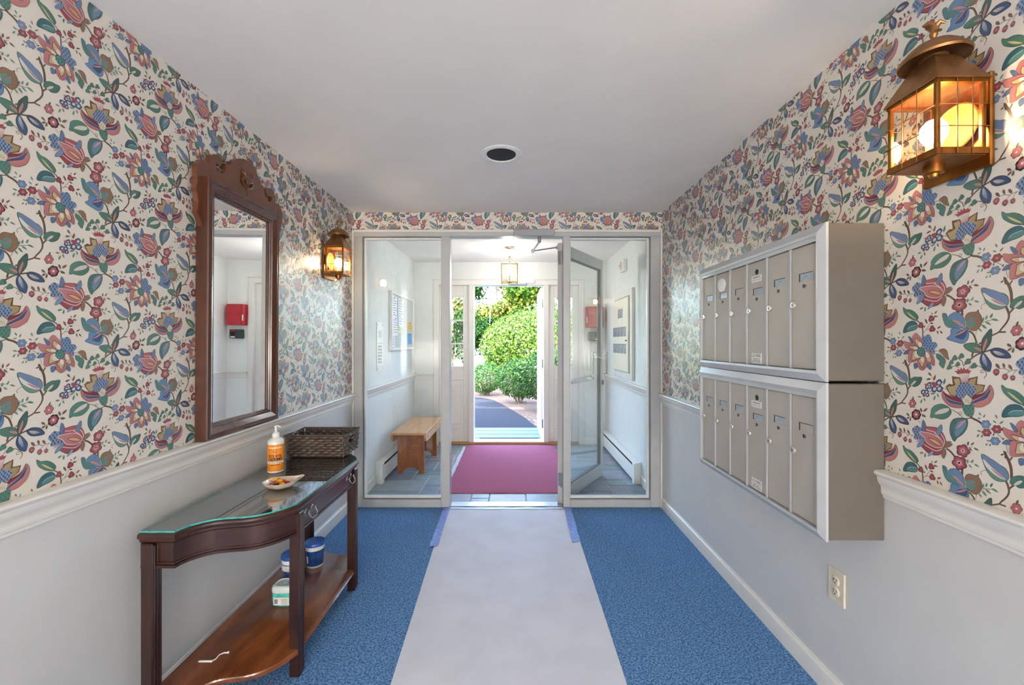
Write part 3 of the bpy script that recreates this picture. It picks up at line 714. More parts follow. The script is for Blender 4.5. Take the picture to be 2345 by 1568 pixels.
# the loft between ceiling sheet and slab is closed
plain('wall_loft', (XL - .12, XL, HB - .2, YB + .1, ZC + .08, ZC + .2), (XR, XR + .12, HB - .2, YB + .1, ZC + .08, ZC + .2), (XL, XR, HB - .2, HB, ZC + .08, ZC + .2), (XL, XR, YB, YB + .1, ZC + .08, ZC + .2), mat=m_ceil, label='closed edge above the ceiling')

t = thing('recessed_downlight', (CX, CY, ZC), 'white ringed recessed downlight in the ceiling, unlit with a black inside', 'ceiling light')
b = MB(); b.lathe([(CRI, .0), (CRI + .006, -.006), (CRO - .012, -.007), (CRO, -.002), (CRO, 0)], (CX, CY, ZC), 40); obj('trim_ring', b, m_white, t, 40)
b = MB(); pr = [(CRI, -.001)]
for k in range(7): pr += [(CRI - .003 - k * .002, .012 + k * .016), (CRI - .006 - k * .002, .013 + k * .016)]
pr += [(CRI - .02, .13), (.0001, .132)]; b.lathe(pr, (CX, CY, ZC), 32); obj('baffle', b, m_dark, t, recalc=False)

# wallpaper
wl, nl = lay_paper((-.4, YS + .005, .93, ZC), lambda u, z, d: np.stack([XL + d, u, z], -1), *wp('A', 1130, 735))
wr_y = XR * F_PX / (2215.7 - 1178); wr_z = CAM_H + (784 - 915.2) * wr_y / F_PX
wr, nr = lay_paper((-(YS + .005), .4, .93, ZC), lambda u, z, d: np.stack([XR - d, -u, z], -1), -wr_y, wr_z)
tu, tz = wp('A', 680, 1310); du, dz = wp('A', 1130, 735)
kx = YS / F_PX
wf, nf = lay_paper((XL, XR, 2.291, ZC), lambda u, z, d: np.stack([u, YS + .005 - d, z], -1), (948 - 1178) * kx + (du - tu), CAM_H + (784 - 506) * kx + (dz - tz))
for o, par in ((wl, wall_left), (wr, wall_right), (wf, wall_front)):
    o.parent = par; o.location = WLOC[o.name] - WLOC[par.name]; o['kind'] = 'stuff'
    o['label'] = 'cream wallpaper printed with red, blue and green flowers and leaves'
print('wallpaper triangles', nl, nr, nf, 'cell', sum(len(c[0]) for c in CELL))

# chair rails, baseboards
RAIL = [(0, .946), (.030, .946), (.037, .942), (.039, .936), (.036, .930), (.029, .925), (.027, .914), (.023, .902), (.016, .893), (.0145, .878), (.015, .872), (.012, .864), (.009, .862), (.008, .853), (0, .853)]
BASE = [(0, .092), (.005, .092), (.007, .088), (.007, .084), (.011, .080), (.013, .074), (.013, 0), (0, 0)]
def moulding(name, prof, side, y0, y1, mat, label):
    b = MB(); X0, s = (XL, 1) if side == 'L' else (XR, -1)
    b.prism(prof, y0, y1, lambda u, v, w: (X0 + s * u, w, v)); return struct(obj(name, b, mat, None, 35), label)
MBX_Y0, MBX_Y1 = 1.383, 2.307                # mailbox extent along the wall
moulding('trim_1', RAIL, 'L', HB, YS + .02, m_trim, 'white moulded chair rail on the left wall under the mirror')
moulding('trim_2', RAIL, 'R', HB, MBX_Y0 - .001, m_trim, 'white moulded chair rail on the right wall, ending at the mailboxes')
moulding('trim_3', RAIL, 'R', MBX_Y1 + .001, YS + .02, m_trim, 'short white chair rail between the mailboxes and the glazed screen')
moulding('trim_4', RAIL, 'L', YS + .11, YB, m_trim, 'white chair rail on the vestibule wall above the bench')
moulding('trim_5', RAIL, 'R', YS + .11, YB, m_trim, 'white chair rail on the vestibule wall below the directory panel')
moulding('baseboard_left', BASE, 'L', HB, YS, m_trim, 'white baseboard behind the console table')
moulding('baseboard_right', BASE, 'R', HB, YS, m_trim, 'white baseboard under the mailboxes')
moulding('baseboard_vestibule_left', BASE, 'L', YS + .11, 4.03, m_trim, 'white baseboard between screen and left heater')
moulding('baseboard_vestibule_right', BASE, 'R', YS + .11, 4.03, m_trim, 'white baseboard between screen and right heater')
for nm, xa, xb, lb in (('trim_6', XL + .002, OX0 - .075, 'white chair rail on the entrance wall beside the left sidelight'), ('trim_7', OX1 + .075, XR - .002, 'white chair rail on the entrance wall below the red box')):
    b = MB(); b.prism(RAIL, xa, xb, lambda u, v, w: (w, YB - u, v)); struct(obj(nm, b, m_trim, None, 35), lb)
for nm, xa, xb, lb in (('baseboard_back_left', XL + .08, OX0 - .075, 'white baseboard on the entrance wall behind the bench'), ('baseboard_back_right', OX1 + .075, XR - .08, 'white baseboard on the entrance wall below the red box')):
    b = MB(); b.prism(BASE, xa, xb, lambda u, v, w: (w, YB - u, v)); struct(obj(nm, b, m_trim, None, 35), lb)

# ---------------------------------------------------------------- glazed screen between hall and vestibule
JL, GL0, GL1, ML0, ML1 = XL, -1.238, -.6135, -.6135, -.534
MR0, MR1, GR0, GR1, JR = .404, .469, .469, 1.108, XR
HZ0, HZ1 = 2.222, 2.291
scr = shell('window_1', ((XL + XR) / 2, YS + .05, 0), 'aluminium glazed screen with two fixed panes beside the doorway')
def fr(name, x0, x1, z0, z1, y0=YS, y1=YS + .1, m=m_alu, c=.004, lb=None):
    b = MB(); b.cbox(x0, x1, y0, y1, z0, z1, c); o = obj(name, b, m, scr)
    if lb: lab(o, lb)
    return o
fr('jamb', XL + .018, GL0 - .02, 0, HZ0 + .02); fr('jamb', GR1 + .02, XR - .018, 0, HZ0 + .02)
fr('wall_strip', XL + .001, XL + .018, 0, HZ1, YS - .012, YS + .1, m_trim); fr('wall_strip', XR - .018, XR - .001, 0, HZ1, YS - .012, YS + .1, m_trim)
fr('mullion', ML0 + .008, ML1, 0, HZ0 + .02); fr('mullion', MR0, MR1 - .008, 0, HZ0 + .02)
fr('head_rail', XL + .018, XR - .018, HZ0 + .02, HZ1); fr('head_strip', XL + .018, XR - .018, HZ1 - .016, HZ1 + .004, YS - .012, YS, m_trim)
fr('sill_rail', GL0 - .02, ML0 + .008, 0, .062); fr('sill_rail', MR1 - .008, GR1 + .02, 0, .062)
def glazing(x0, x1):
    z0, z1 = .082, HZ0
    b = MB()                                  # stepped bead around the pane
    for (a, c_, d, e) in ((x0 - .02, x0, .062, HZ0 + .02), (x1, x1 + .02, .062, HZ0 + .02)): b.box(a, c_, YS + .03, YS + .07, d, e)
    b.box(x0, x1, YS + .03, YS + .07, .062, z0); b.box(x0, x1, YS + .03, YS + .07, z1, HZ0 + .02); obj('glazing_bead', b, m_white, scr)
    b = MB()
    for (a, c_, d, e) in ((x0 - .02, x0 - .012, .062, HZ0 + .02), (x1 + .012, x1 + .02, .062, HZ0 + .02), (x0 - .012, x1 + .012, .062, .070), (x0 - .012, x1 + .012, HZ0 + .012, HZ0 + .02)):
        b.box(a, c_, YS + .022, YS + .03, d, e)
    obj('gasket', b, m_alud, scr)
    b = MB(); b.box(x0 - .004, x1 + .004, YS + .047, YS + .053, z0 - .004, z1 + .004); lab(obj('glass_pane', b, m_glass, scr), 'clear fixed glass pane')
glazing(GL0, GL1); glazing(GR0, GR1)
b = MB(); b.cbox(ML1, MR0, YS + .0, YS + .1, 0, .012, .004)
for x in (-.42, -.06, .3): b.lathe([(.006, 0), (.006, .0135), (.0001, .0135)], (x, YS + .03, 0), 10)
lab(obj('threshold', b, m_chrome, scr), 'metal threshold strip across the doorway')

# inner glass door, standing open into the vestibule
HXp, HYp = .400, YS + .045
dvx, dvy = .545, .8384                       # along the leaf from the hinge
nvx, nvy = -.8384, .545                      # leaf face turned away from the camera
def D(a, t, z): return (HXp + dvx * a + nvx * t, HYp + dvy * a + nvy * t, z)
door1 = shell('door_1', (HXp, HYp, 0), 'glass door in an aluminium frame standing open into the vestibule')
LW, TH = .925, .045
b = MB(D); b.cbox(0, .075, 0, TH, .012, 2.20, .003); obj('stile', b, m_alu, door1)
b = MB(D); b.cbox(LW - .05, LW, 0, TH, .012, 2.20, .003); obj('stile', b, m_alu, door1)
b = MB(D); b.cbox(.075, LW - .05, 0, TH, 2.10, 2.20, .003); obj('rail', b, m_alu, door1)
b = MB(D); b.cbox(.075, LW - .05, 0, TH, .012, .13, .003); obj('rail', b, m_alu, door1)
b = MB(D); b.box(.07, LW - .045, .019, .026, .125, 2.105); lab(obj('glass_pane', b, m_glass, door1), 'clear glass pane')
b = MB(D)
for (a0, a1, z0, z1) in ((.075, .085, .13, 2.10), (LW - .06, LW - .05, .13, 2.10), (.085, LW - .06, .13, .14), (.085, LW - .06, 2.09, 2.10)): b.box(a0, a1, .008, .037, z0, z1)
obj('gasket', b, m_alud, door1)
b = MB(D); b.cbox(LW - .038, LW - .012, -.056, -.044, 1.045, 1.265, .004)
b.box(LW - .033, LW - .018, -.046, .0, 1.06, 1.075); b.box(LW - .033, LW - .018, -.046, .0, 1.235, 1.25)
lab(obj('pull_handle', b, m_chrome, door1), 'flat metal pull handle')
b = MB(D); b.cbox(LW - .038, LW - .012, TH + .044, TH + .056, 1.045, 1.265, .004)
b.box(LW - .033, LW - .018, TH, TH + .046, 1.06, 1.075); b.box(LW - .033, LW - .018, TH, TH + .046, 1.235, 1.25); obj('pull_handle', b, m_chrome, door1)
b = MB(D); b.cbox(.25, LW - .1, TH + .03, TH + .055, .98, 1.03, .006); b.box(.3, .33, TH, TH + .035, .99, 1.02); b.box(LW - .16, LW - .13, TH, TH + .035, .99, 1.02)
lab(obj('push_bar', b, m_chrome, door1), 'horizontal push bar')
b = MB(D); b.cbox(LW - .036, LW - .014, -.02, 0, .935, .985, .005); lab(obj('lock_cylinder', b, m_alud, door1), 'lock cylinder')
for z in (.16, 2.02):
    b = MB(D); b.cbox(-.004, .0, .006, .036, z, z + .11, .001)
    for q in range(4): b.box(-.006, -.003, .014 + .012 * (q % 2), .019 + .012 * (q % 2), z + .012 + q * .027, z + .017 + q * .027)
    b.tube([(-.008, .004, z - .005), (-.008, .004, z + .115)], .006, 8); lab(obj('hinge', b, m_chrome, door1), 'steel hinge with screws')

# inner door closer
t = thing('door_closer', (.16, YS - .03, 2.222), 'grey door closer with folding arm fixed over the glass doorway', 'door closer')
b = MB(); b.cbox(-.007, .325, YS - .055, YS - .001, 2.232, 2.288, .005); obj('body', b, m_closer, t)
b = MB(); b.lathe([(.014, 0), (.014, -.045), (.01, -.05), (.0001, -.05)], (.205, YS - .028, 2.232), 12); obj('spindle', b, m_chrome, t)
e1, e2, e3 = (.205, YS - .028, 2.190), (.165, YS + .33, 2.192), (.372, HYp + .14, 2.192)
b = MB(); b.tube([e1, ((e1[0] + e2[0]) / 2, (e1[1] + e2[1]) / 2, 2.19), e2], .009, 8); obj('arm', b, m_chrome, t)
b = MB(); b.tube([e2, e3], .007, 8); b.cbox(e3[0] - .01, e3[0] + .012, e3[1] - .02, e3[1] + .02, 2.18, 2.204, .002); obj('arm', b, m_chrome, t)
b = MB(); b.lathe([(.012, -.016), (.012, .016)], e2, 10); obj('elbow', b, m_chrome, t)

# ---------------------------------------------------------------- front entrance: casing, sidelights, door
DX0, DX1 = -.544, .392
cas = shell('trim_8', ((DX0 + DX1) / 2, YB, 0), 'white casing around the front door and sidelights')
def cs(name, x0, x1, z0, z1, y0=YB - .02, y1=YB + .16, m=m_trim, c=.004):
    b = MB(); b.cbox(x0, x1, y0, y1, z0, z1, c); return obj(name, b, m, cas)
cs('casing', OX0 - .07, OX0, 0, OZ + .07, YB - .02, YB); cs('casing', OX1, OX1 + .07, 0, OZ + .07, YB - .02, YB); cs('casing', OX0, OX1, OZ, OZ + .07, YB - .02, YB)
cs('back_band', OX0 - .075, OX1 + .075, OZ + .07, OZ + .085, YB - .03, YB)
cs('post', DX0 - .065, DX0, 0, OZ); cs('post', DX1, DX1 + .065, 0, OZ)
cs('sill', DX0, DX1, -.03, .03, YB + .02, YB + .2)
b = MB(); b.cbox(OX0 + .0, OX1 - .0, YB - .035, YB - .02, 0, .035, .006); lab(obj('oak_strip', b, m_oak, cas), 'oak strip along the foot of the entrance')
for nm, x0, x1, lb in (('window_2', OX0, DX0 - .065, 'white sidelight with three panes beside the front door, bench side'), ('window_3', DX1 + .065, OX1, 'white sidelight with three panes beside the front door, red box side')):
    w = shell(nm, ((x0 + x1) / 2, YB + .08, 0), lb)
    def wb(name, a0, a1, y0, y1, z0, z1, m=m_trim, c=.004):
        bb = MB(); bb.cbox(a0, a1, y0, y1, z0, z1, c); return obj(name, bb, m, w)
    gx0, gx1, gz0, gz1 = x0 + .075, x1 - .075, 1.036, 1.975
    wb('stile', x0, gx0, YB + .04, YB + .085, 0.0, OZ); wb('stile', gx1, x1, YB + .04, YB + .085, 0.0, OZ)
    wb('rail', gx0, gx1, YB + .04, YB + .085, gz1, OZ); wb('rail', gx0, gx1, YB + .04, YB + .085, .86, gz1 - .94); wb('rail', gx0, gx1, YB + .04, YB + .085, 0.0, .2)
    wb('panel', gx0 + .0, gx1, YB + .055, YB + .07, .2, .86)
    wb('raised_panel', gx0 + .035, gx1 - .035, YB + .046, YB + .06, .26, .80, c=.01)
    for a in (0, 1, 2):
        za = gz0 + (gz1 - gz0) * a / 3; zb = gz0 + (gz1 - gz0) * (a + 1) / 3
        bb = MB(); bb.box(gx0, gx1, YB + .062, YB + .066, za, zb); lab(obj('glass_pane', bb, m_glass, w), 'small clear pane')
        if a: wb('muntin', gx0, gx1, YB + .045, YB + .08, za - .011, za + .011)
    bb = MB()
    for (a0, a1, z0, z1) in ((gx0 - .012, gx0 + .008, gz0 - .012, gz1 + .012), (gx1 - .008, gx1 + .012, gz0 - .012, gz1 + .012), (gx0, gx1, gz0 - .012, gz0 + .008), (gx0, gx1, gz1 - .008, gz1 + .012)): bb.box(a0, a1, YB + .032, YB + .044, z0, z1)
    obj('glazing_frame', bb, m_trim, w)
    wb('foot_board', x0, x1, YB + .0, YB + .035, .0, .03, m_oak)
# front door leaf swung outwards
door2 = shell('door_2', (DX1, YB + .15, 0), 'white front door swung outwards to a right angle')
hy = YB + .17; ox = .362
b = MB(); b.cbox(ox, ox + .045, hy, hy + .90, .03, OZ - .01, .004); obj('leaf', b, m_trim, door2)
for (z0, z1) in ((.2, .95), (1.1, 1.95)):
    for (y0, y1) in ((hy + .1, hy + .42), (hy + .5, hy + .8)):
        b = MB(); b.cbox(ox - .006, ox + .002, y0, y1, z0, z1, .004); obj('raised_panel', b, m_trim, door2)
for z in (.2, 1.02, 1.84):
    b = MB(); b.cbox(DX1 - .004, DX1 + .001, YB + .07, YB + .11, z, z + .11, .001)
    b.tube([(DX1 - .008, YB + .115, z - .004), (DX1 - .008, YB + .115, z + .114)], .007, 8); lab(obj('hinge', b, m_chrome, door2), 'brushed hinge leaf on the door post')
b = MB(); b.lathe([(.026, 0), (.026, -.006), (.011, -.010), (.011, -.045), (.0001, -.047)], (ox, hy + .83, .98), 14, 'x'); b.tube([(ox - .042, hy + .83, .98), (ox - .045, hy + .78, .985), (ox - .042, hy + .72, .98)], .009, 8)
lab(obj('lever', b, m_chrome, door2), 'lever handle')
t = thing('door_closer', (.14, YB - .04, 2.15), 'small white door closer fixed over the open front door', 'door closer')
b = MB(); b.cbox(.06, .27, YB - .075, YB - .021, 2.148, 2.195, .012); obj('body', b, m_white, t, 30)
b = MB(); b.tube([(.16, YB - .05, 2.148), (.16, YB - .05, 2.12)], .009, 8); b.tube([(.16, YB - .05, 2.128), (-.08, YB - .06, 2.133)], .008, 8); obj('arm', b, m_chrome, t)
# ---------------------------------------------------------------- vestibule contents
def rug_mesh(x0, x1, y0, y1, z0, th, wob, nx, ny, seed, m):
    r = random.Random(seed); ex = [[r.uniform(-wob, wob) for _ in range(ny + 1)] for _ in range(2)]; ey = [[r.uniform(-wob, wob) for _ in range(nx + 1)] for _ in range(2)]
    def g(u, v, z):
        i = round(u * nx); j = round(v * ny)
        x = x0 + (x1 - x0) * u + (ex[0][j] if i == 0 else ex[1][j] if i == nx else 0); y = y0 + (y1 - y0) * v + (ey[0][i] if j == 0 else ey[1][i] if j == ny else 0)
        return (x, y, z)
    b = MB(); b.grid(nx, ny, lambda u, v: g(u, v, z0 + th)); b.grid(nx, ny, lambda u, v: g(1 - u, v, z0))
    W = nx + 1; top = lambda i, j: j * W + i; bot = lambda i, j: W * (ny + 1) + j * W + (nx - i)
    for i in range(nx):
        b.f.append((top(i, 0), bot(i, 0), bot(i + 1, 0), top(i + 1, 0))); b.f.append((top(i, ny), top(i + 1, ny), bot(i + 1, ny), bot(i, ny))); b.m += [0, 0]
    for j in range(ny):
        b.f.append((top(0, j), top(0, j + 1), bot(0, j + 1), bot(0, j))); b.f.append((top(nx, j), bot(nx, j), bot(nx, j + 1), top(nx, j + 1))); b.m += [0, 0]
    return b
tag(obj('entrance_rug', rug_mesh(-.626, .53, 3.79, 5.545, .0008, .009, .004, 14, 20, 3, m_rug), m_rug), 'burgundy entrance rug on the slate floor inside the front door', 'rug')
tag(obj('tape_strip', rug_mesh(-.672, -.63, 4.0, 5.5, .0008, .0006, .006, 2, 24, 9, m_cleartape), m_cleartape), 'pale film tape along the side of the burgundy rug', 'tape')

# baseboard heaters
for s, X0, lb in ((1, XL + .003, 'white baseboard heater along the vestibule wall beneath the bench'), (-1, XR - .003, 'white baseboard heater along the vestibule wall beneath the directory panel')):
    t = thing('baseboard_heater', (X0 + s * .035, 4.78, 0), lb, 'heater')
    f = lambda u, v, w, X0=X0, s=s: (X0 + s * u, w, v)
    b = MB(); b.prism([(0, .02), (0, .205), (.012, .21), (.058, .196), (.066, .188), (.060, .186), (.014, .198), (.014, .02)], 4.09, 5.5, f); obj('back_cover', b, m_heater, t)
    b = MB(); b.prism([(.060, .160), (.068, .156), (.068, .03), (.060, .022), (.056, .03), (.056, .156)], 4.09, 5.5, f); obj('front_panel', b, m_heater, t)
    b = MB(); b.prism([(.016, .03), (.016, .185), (.05, .178), (.05, .03)], 4.1, 5.49, f); lab(obj('fin_core', b, m_dark, t), 'dark slot of the heater')
    for (a, c) in ((4.035, 4.095), (5.495, 5.55)):
        b = MB(); b.prism([(0, 0), (0, .208), (.058, .2), (.070, .188), (.070, 0)], a, c, f); obj('end_cap', b, m_heater, t)

# bench
t = thing('wooden_bench', (-1.08, 4.75, 0), 'varnished pine bench with arched leg boards against the vestibule wall', 'bench')
bx0, bx1, by0, by1, bz = -1.268, -.905, 4.29, 5.22, .437
b = MB(); b.cbox(bx0, bx1, by0, by1, bz - .024, bz, .004); obj('seat', b, m_pine, t)
for y in (4.37, 5.05):
    pl = [(-1.222, .0), (-1.168, .0)] + [(-1.080 - .088 * math.cos(math.pi * k / 10), .062 * math.sin(math.pi * k / 10)) for k in range(0, 11)][1:-1] + [(-.992, 0), (-.938, 0), (-.946, bz - .024), (-1.214, bz - .024)]
    b = MB(); b.prism(pl, y, y + .028, lambda u, v, w: (u, w, v)); obj('leg_board', b, m_pinev, t)
for x in (bx0, bx1 - .022):
    pl = [(by0 + .002, bz - .024), (by1 - .002, bz - .024), (by1 - .006, bz - .05), (by1 - .02, bz - .075), (by1 - .05, bz - .096), (by0 + .05, bz - .096), (by0 + .02, bz - .075), (by0 + .006, bz - .05)]
    b = MB(); b.prism(pl, x, x + .022, lambda u, v, w: (w, u, v)); obj('apron_board', b, m_pine, t)
for x in (bx1 - .016,):
    for y in (4.39, 5.065):
        b = MB(); b.lathe([(.008, 0), (.008, .004), (.0001, .005)], (bx1, y, bz - .055), 10, 'x'); lab(obj('plug', b, m_pinev, t), 'dark wooden plug')

# pin board on the left vestibule wall
XV = XL + .002
bd = thing('pin_board', (XV, 4.98, 1.275), 'grey pin board in a white frame on the vestibule wall', 'notice board')
py0, py1, pz0, pz1 = 4.48, 5.49, 1.275, 1.925
b = MB(); b.box(XV, XV + .018, py0 + .02, py1 - .02, pz0 + .02, pz1 - .02); obj('panel', b, m_board, bd)
for (a0, a1, z0, z1) in ((py0, py0 + .035, pz0, pz1), (py1 - .035, py1, pz0, pz1), (py0 + .035, py1 - .035, pz0, pz0 + .035), (py0 + .035, py1 - .035, pz1 - .035, pz1)):
    b = MB(); b.cbox(XV, XV + .034, a0, a1, z0, z1, .005); obj('frame_bar', b, m_white, bd)
def sheet(nm, y0, y1, z0, z1, m, lb, lines=0, off=.0, tilt=.0):
    xs = XV + .0185 + off; b = MB()
    b.grid(4, 6, lambda u, v: (xs + .004 * (1 - v) ** 2 + .0012, y0 + (y1 - y0) * u + tilt * (v - 1), z0 + (z1 - z0) * v))
    b.grid(4, 6, lambda u, v: (xs + .004 * (1 - v) ** 2 + .0006, y1 - (y1 - y0) * u + tilt * (v - 1), z0 + (z1 - z0) * v)); b.mi = 1
    for k in range(lines):
        zz = z1 - (z1 - z0) * (k + 1.2) / (lines + 1.5); L = (y1 - y0) * (.75 if k % 3 else .5)
        v = (zz - z0) / (z1 - z0); xx = xs + .004 * (1 - v) ** 2 + .0022
        b.add([(xx, y0 + .12 * (y1 - y0), zz), (xx, y0 + .12 * (y1 - y0) + L, zz), (xx, y0 + .12 * (y1 - y0) + L, zz + .006), (xx, y0 + .12 * (y1 - y0), zz + .006)], [(0, 1, 2, 3)])
    b.mi = 2; yp = (y0 + y1) / 2; b.lathe([(.006, 0), (.006, .006), (.0001, .008)], (xs + .001, yp, z1 - .012), 8, 'x')
    return tag(obj(nm, b, [m, m_inkg, m_blackp], recalc=False), lb, 'paper', 'notices on the pin board')
sheet('notice_sheet', 4.53, 4.72, 1.63, 1.875, m_sheet, 'white printed sheet in the top corner of the pin board', 8)
sheet('notice_sheet', 4.54, 4.73, 1.44, 1.64, m_sheet, 'white sheet hanging askew under the corner sheet on the pin board', 6, .006, .02)
sheet('notice_sheet', 4.75, 5.0, 1.54, 1.872, m_sheet, 'long white sheet curling at its foot near the middle of the pin board', 10, .002)
sheet('notice_sheet', 4.525, 4.64, 1.318, 1.52, m_sheet, 'narrow white list at the bottom corner of the pin board', 9)
sheet('memo_note', 4.715, 4.865, 1.475, 1.565, m_noteP, 'pale yellow memo note on the pin board', 4)
sheet('memo_note', 5.2, 5.40, 1.51, 1.62, m_noteY, 'deep yellow memo note above the blue note on the pin board', 3)
sheet('memo_note', 5.19, 5.39, 1.345, 1.475, m_noteB, 'blue note pinned under the deep yellow note', 2)

# intercom
t = thing('intercom_panel', (XV, 4.16, 1.084), 'tall narrow white intercom panel with push buttons on the vestibule wall', 'intercom')
iy0, iy1, iz0, iz1 = 4.07, 4.255, 1.084, 1.563
b = MB(); b.cbox(XV, XV + .008, iy0, iy1, iz0, iz1, .002); obj('plate', b, m_white, t)
b = MB()
for k in range(6): b.box(XV + .008, XV + .0095, 4.115, 4.2, 1.475 - .012 * k, 1.479 - .012 * k)
lab(obj('speaker_slots', b, m_inkg, t), 'speaker slots')
for k in range(6):
    z = 1.325 - .031 * k
    b = MB(); b.lathe([(.011, 0), (.011, .006), (.008, .008), (.0001, .008)], (XV + .008, 4.185, z), 12, 'x'); lab(obj('button', b, m_chrome, t), 'round push button')
    b = MB(); b.cbox(XV + .008, XV + .0095, 4.095, 4.16, z - .009, z + .009, .0005); lab(obj('name_strip', b, m_win, t), 'name strip')
for y in (iy0 + .02, iy1 - .02):
    for z in (iz0 + .022, iz1 - .022):
        b = MB(); b.lathe([(.006, 0), (.006, .002), (.0001, .003)], (XV + .008, y, z), 8, 'x'); obj('screw', b, m_alud, t)
for z in (1.125, 1.352):
    b = MB(); b.box(XV + .008, XV + .0088, iy0, iy1, z, z + .003); obj('joint_line', b, m_inkg, t)

# alarm horn on the right vestibule wall
XW = XR - .002
t = thing('alarm_horn', (XW, 4.62, 2.15), 'square white alarm horn high on the vestibule wall', 'alarm')
b = MB(); b.cbox(XW - .045, XW, 4.545, 4.70, 2.145, 2.275, .008); obj('housing', b, m_white, t)
b = MB(); b.lathe([(.05, 0), (.048, -.01), (.036, -.006), (.03, -.016), (.014, -.008), (.012, -.02), (.0001, -.02)], (XW - .045, 4.62, 2.208), 20, 'x'); obj('horn_ring', b, m_cream, t, 40)
b = MB(); b.lathe([(.007, 0), (.007, -.004), (.0001, -.005)], (XW - .064, 4.62, 2.208), 10, 'x'); obj('strobe', b, m_blackp, t)
# directory cabinet
t = thing('directory_panel', (XW, 4.65, .974), 'beige directory panel with grey pictures in a white frame on the vestibule wall', 'wall panel')
dy0, dy1, dz0, dz1 = 4.254, 5.045, .974, 1.925
for (a0, a1, z0, z1) in ((dy0, dy0 + .075, dz0, dz1), (dy1 - .06, dy1, dz0, dz1), (dy0 + .075, dy1 - .06, dz0, dz0 + .07), (dy0 + .075, dy1 - .06, dz1 - .07, dz1)):
    b = MB(); b.cbox(XW - .03, XW, a0, a1, z0, z1, .004); obj('frame_bar', b, m_trim, t)
b = MB(); b.cbox(XW - .045, XW - .002, dy0 + .09, dy1 - .065, dz0 + .075, dz1 - .08, .004); pan = obj('panel_door', b, m_panel, t)
def pic(y0, y1, z0, z1, m=m_photo, nm='picture', lb='grey picture'):
    b = MB(); b.cbox(XW - .0475, XW - .0445, y0, y1, z0, z1, .0006); return lab(obj(nm, b, m, pan), lb)
pic(4.56, 4.76, 1.635, 1.735); 
for k in range(4): pic(4.42 + .145 * k, 4.42 + .145 * k + .13, 1.43, 1.535); pic(4.42 + .145 * k, 4.42 + .145 * k + .13, 1.245, 1.35)
pic(4.6, 4.72, 1.585, 1.615, m_plate, 'name_card', 'white card')
b = MB(); b.tube([(XW - .045, 4.40, 1.385), (XW - .06, 4.40, 1.385)], .008, 8); lab(obj('latch', b, m_alud, pan), 'small latch')

# red box and black box on the entrance wall
t = thing('fire_alarm_box', (1.06, YB, 1.56), 'red metal fire alarm box on the entrance wall beside the sidelight', 'alarm box')
b = MB(); b.cbox(.945, 1.178, YB - .085, YB, 1.56, 1.84, .008); obj('case', b, m_red, t)
b = MB(); b.cbox(.985, 1.174, YB - .094, YB - .085, 1.565, 1.835, .003); obj('door', b, m_red, t)
b = MB(); b.cbox(.995, 1.035, YB - .106, YB - .094, 1.68, 1.725, .003); obj('catch', b, m_red, t)
b = MB(); b.cbox(.952, .966, YB - .09, YB - .085, 1.62, 1.70, .001); lab(obj('label_strip', b, m_plate, t), 'white label strip')
t = thing('key_safe', (1.08, YB, 1.40), 'small black box with a red tag below the red alarm box', 'key safe')
b = MB(); b.cbox(.985, 1.155, YB - .06, YB, 1.385, 1.505, .008); obj('case', b, m_blackp, t)
b = MB(); b.cbox(1.075, 1.135, YB - .066, YB - .06, 1.425, 1.475, .004); obj('keypad', b, m_dark, t)
b = MB(); b.cbox(1.075, 1.135, YB - .064, YB - .06, 1.48, 1.498, .001); lab(obj('tag', b, m_red, t), 'red tag')
b = MB(); b.cbox(1.075, 1.135, YB - .064, YB - .06, 1.395, 1.412, .001); lab(obj('card', b, m_plate, t), 'white card')

# hanging lantern
px, py = -.054, 4.738
t = thing('hanging_lantern', (px, py, ZC), 'pale brass square glass lantern hanging from the vestibule ceiling, lit', 'pendant lamp')
b = MB(); b.lathe([(.0001, -.022), (.02, -.022), (.035, -.016), (.06, -.008), (.062, 0), (.0001, 0)], (px, py, ZC), 24); obj('canopy', b, m_pend, t, 40)
b = MB()
for k in range(3):
    z = ZC - .03 - .022 * k
    if k % 2: b.tube([(px + .007 * math.cos(a), py, z + .015 * math.sin(a)) for a in [q * math.pi / 6 for q in range(13)]], .002, 5)
    else: b.tube([(px, py + .007 * math.cos(a), z + .015 * math.sin(a)) for a in [q * math.pi / 6 for q in range(13)]], .002, 5)
b.lathe([(.004, -.10), (.012, -.105), (.013, -.12), (.004, -.128)], (px, py, ZC), 12); b.tube([(px, py, ZC - .1), (px, py, ZC - .17)], .004, 6)
obj('chain', b, m_pend, t)
lz0, lz1, lw = 2.04, 2.235, .088
for sx in (-1, 1):
    for sy in (-1, 1):
        b = MB(); b.cbox(px + sx * lw - .006, px + sx * lw + .006, py + sy * lw - .006, py + sy * lw + .006, lz0, lz1 + .01, .002); obj('post', b, m_pend, t)
        b = MB(); b.tube([(px + sx * lw * (1 - k / 8), py + sy * lw * (1 - k / 8), lz1 + .065 * math.sin(math.pi / 2 * k / 8)) for k in range(9)], .004, 6); obj('arch', b, m_pend, t)
for z in (lz0, lz1):
    b = MB()
    for s in (-1, 1): b.box(px - lw, px + lw, py + s * lw - .005, py + s * lw + .005, z - .006, z + .006); b.box(px + s * lw - .005, px + s * lw + .005, py - lw, py + lw, z - .006, z + .006)
    obj('ring_bar', b, m_pend, t)
for s in (-1, 1):
    b = MB(); b.box(px - lw + .006, px + lw - .006, py + s * lw - .001, py + s * lw + .001, lz0 + .006, lz1 - .006); lab(obj('glass_pane', b, m_glass2, t), 'clear pane')
    b = MB(); b.box(px + s * lw - .001, px + s * lw + .001, py - lw + .006, py + lw - .006, lz0 + .006, lz1 - .006); obj('glass_pane', b, m_glass2, t)
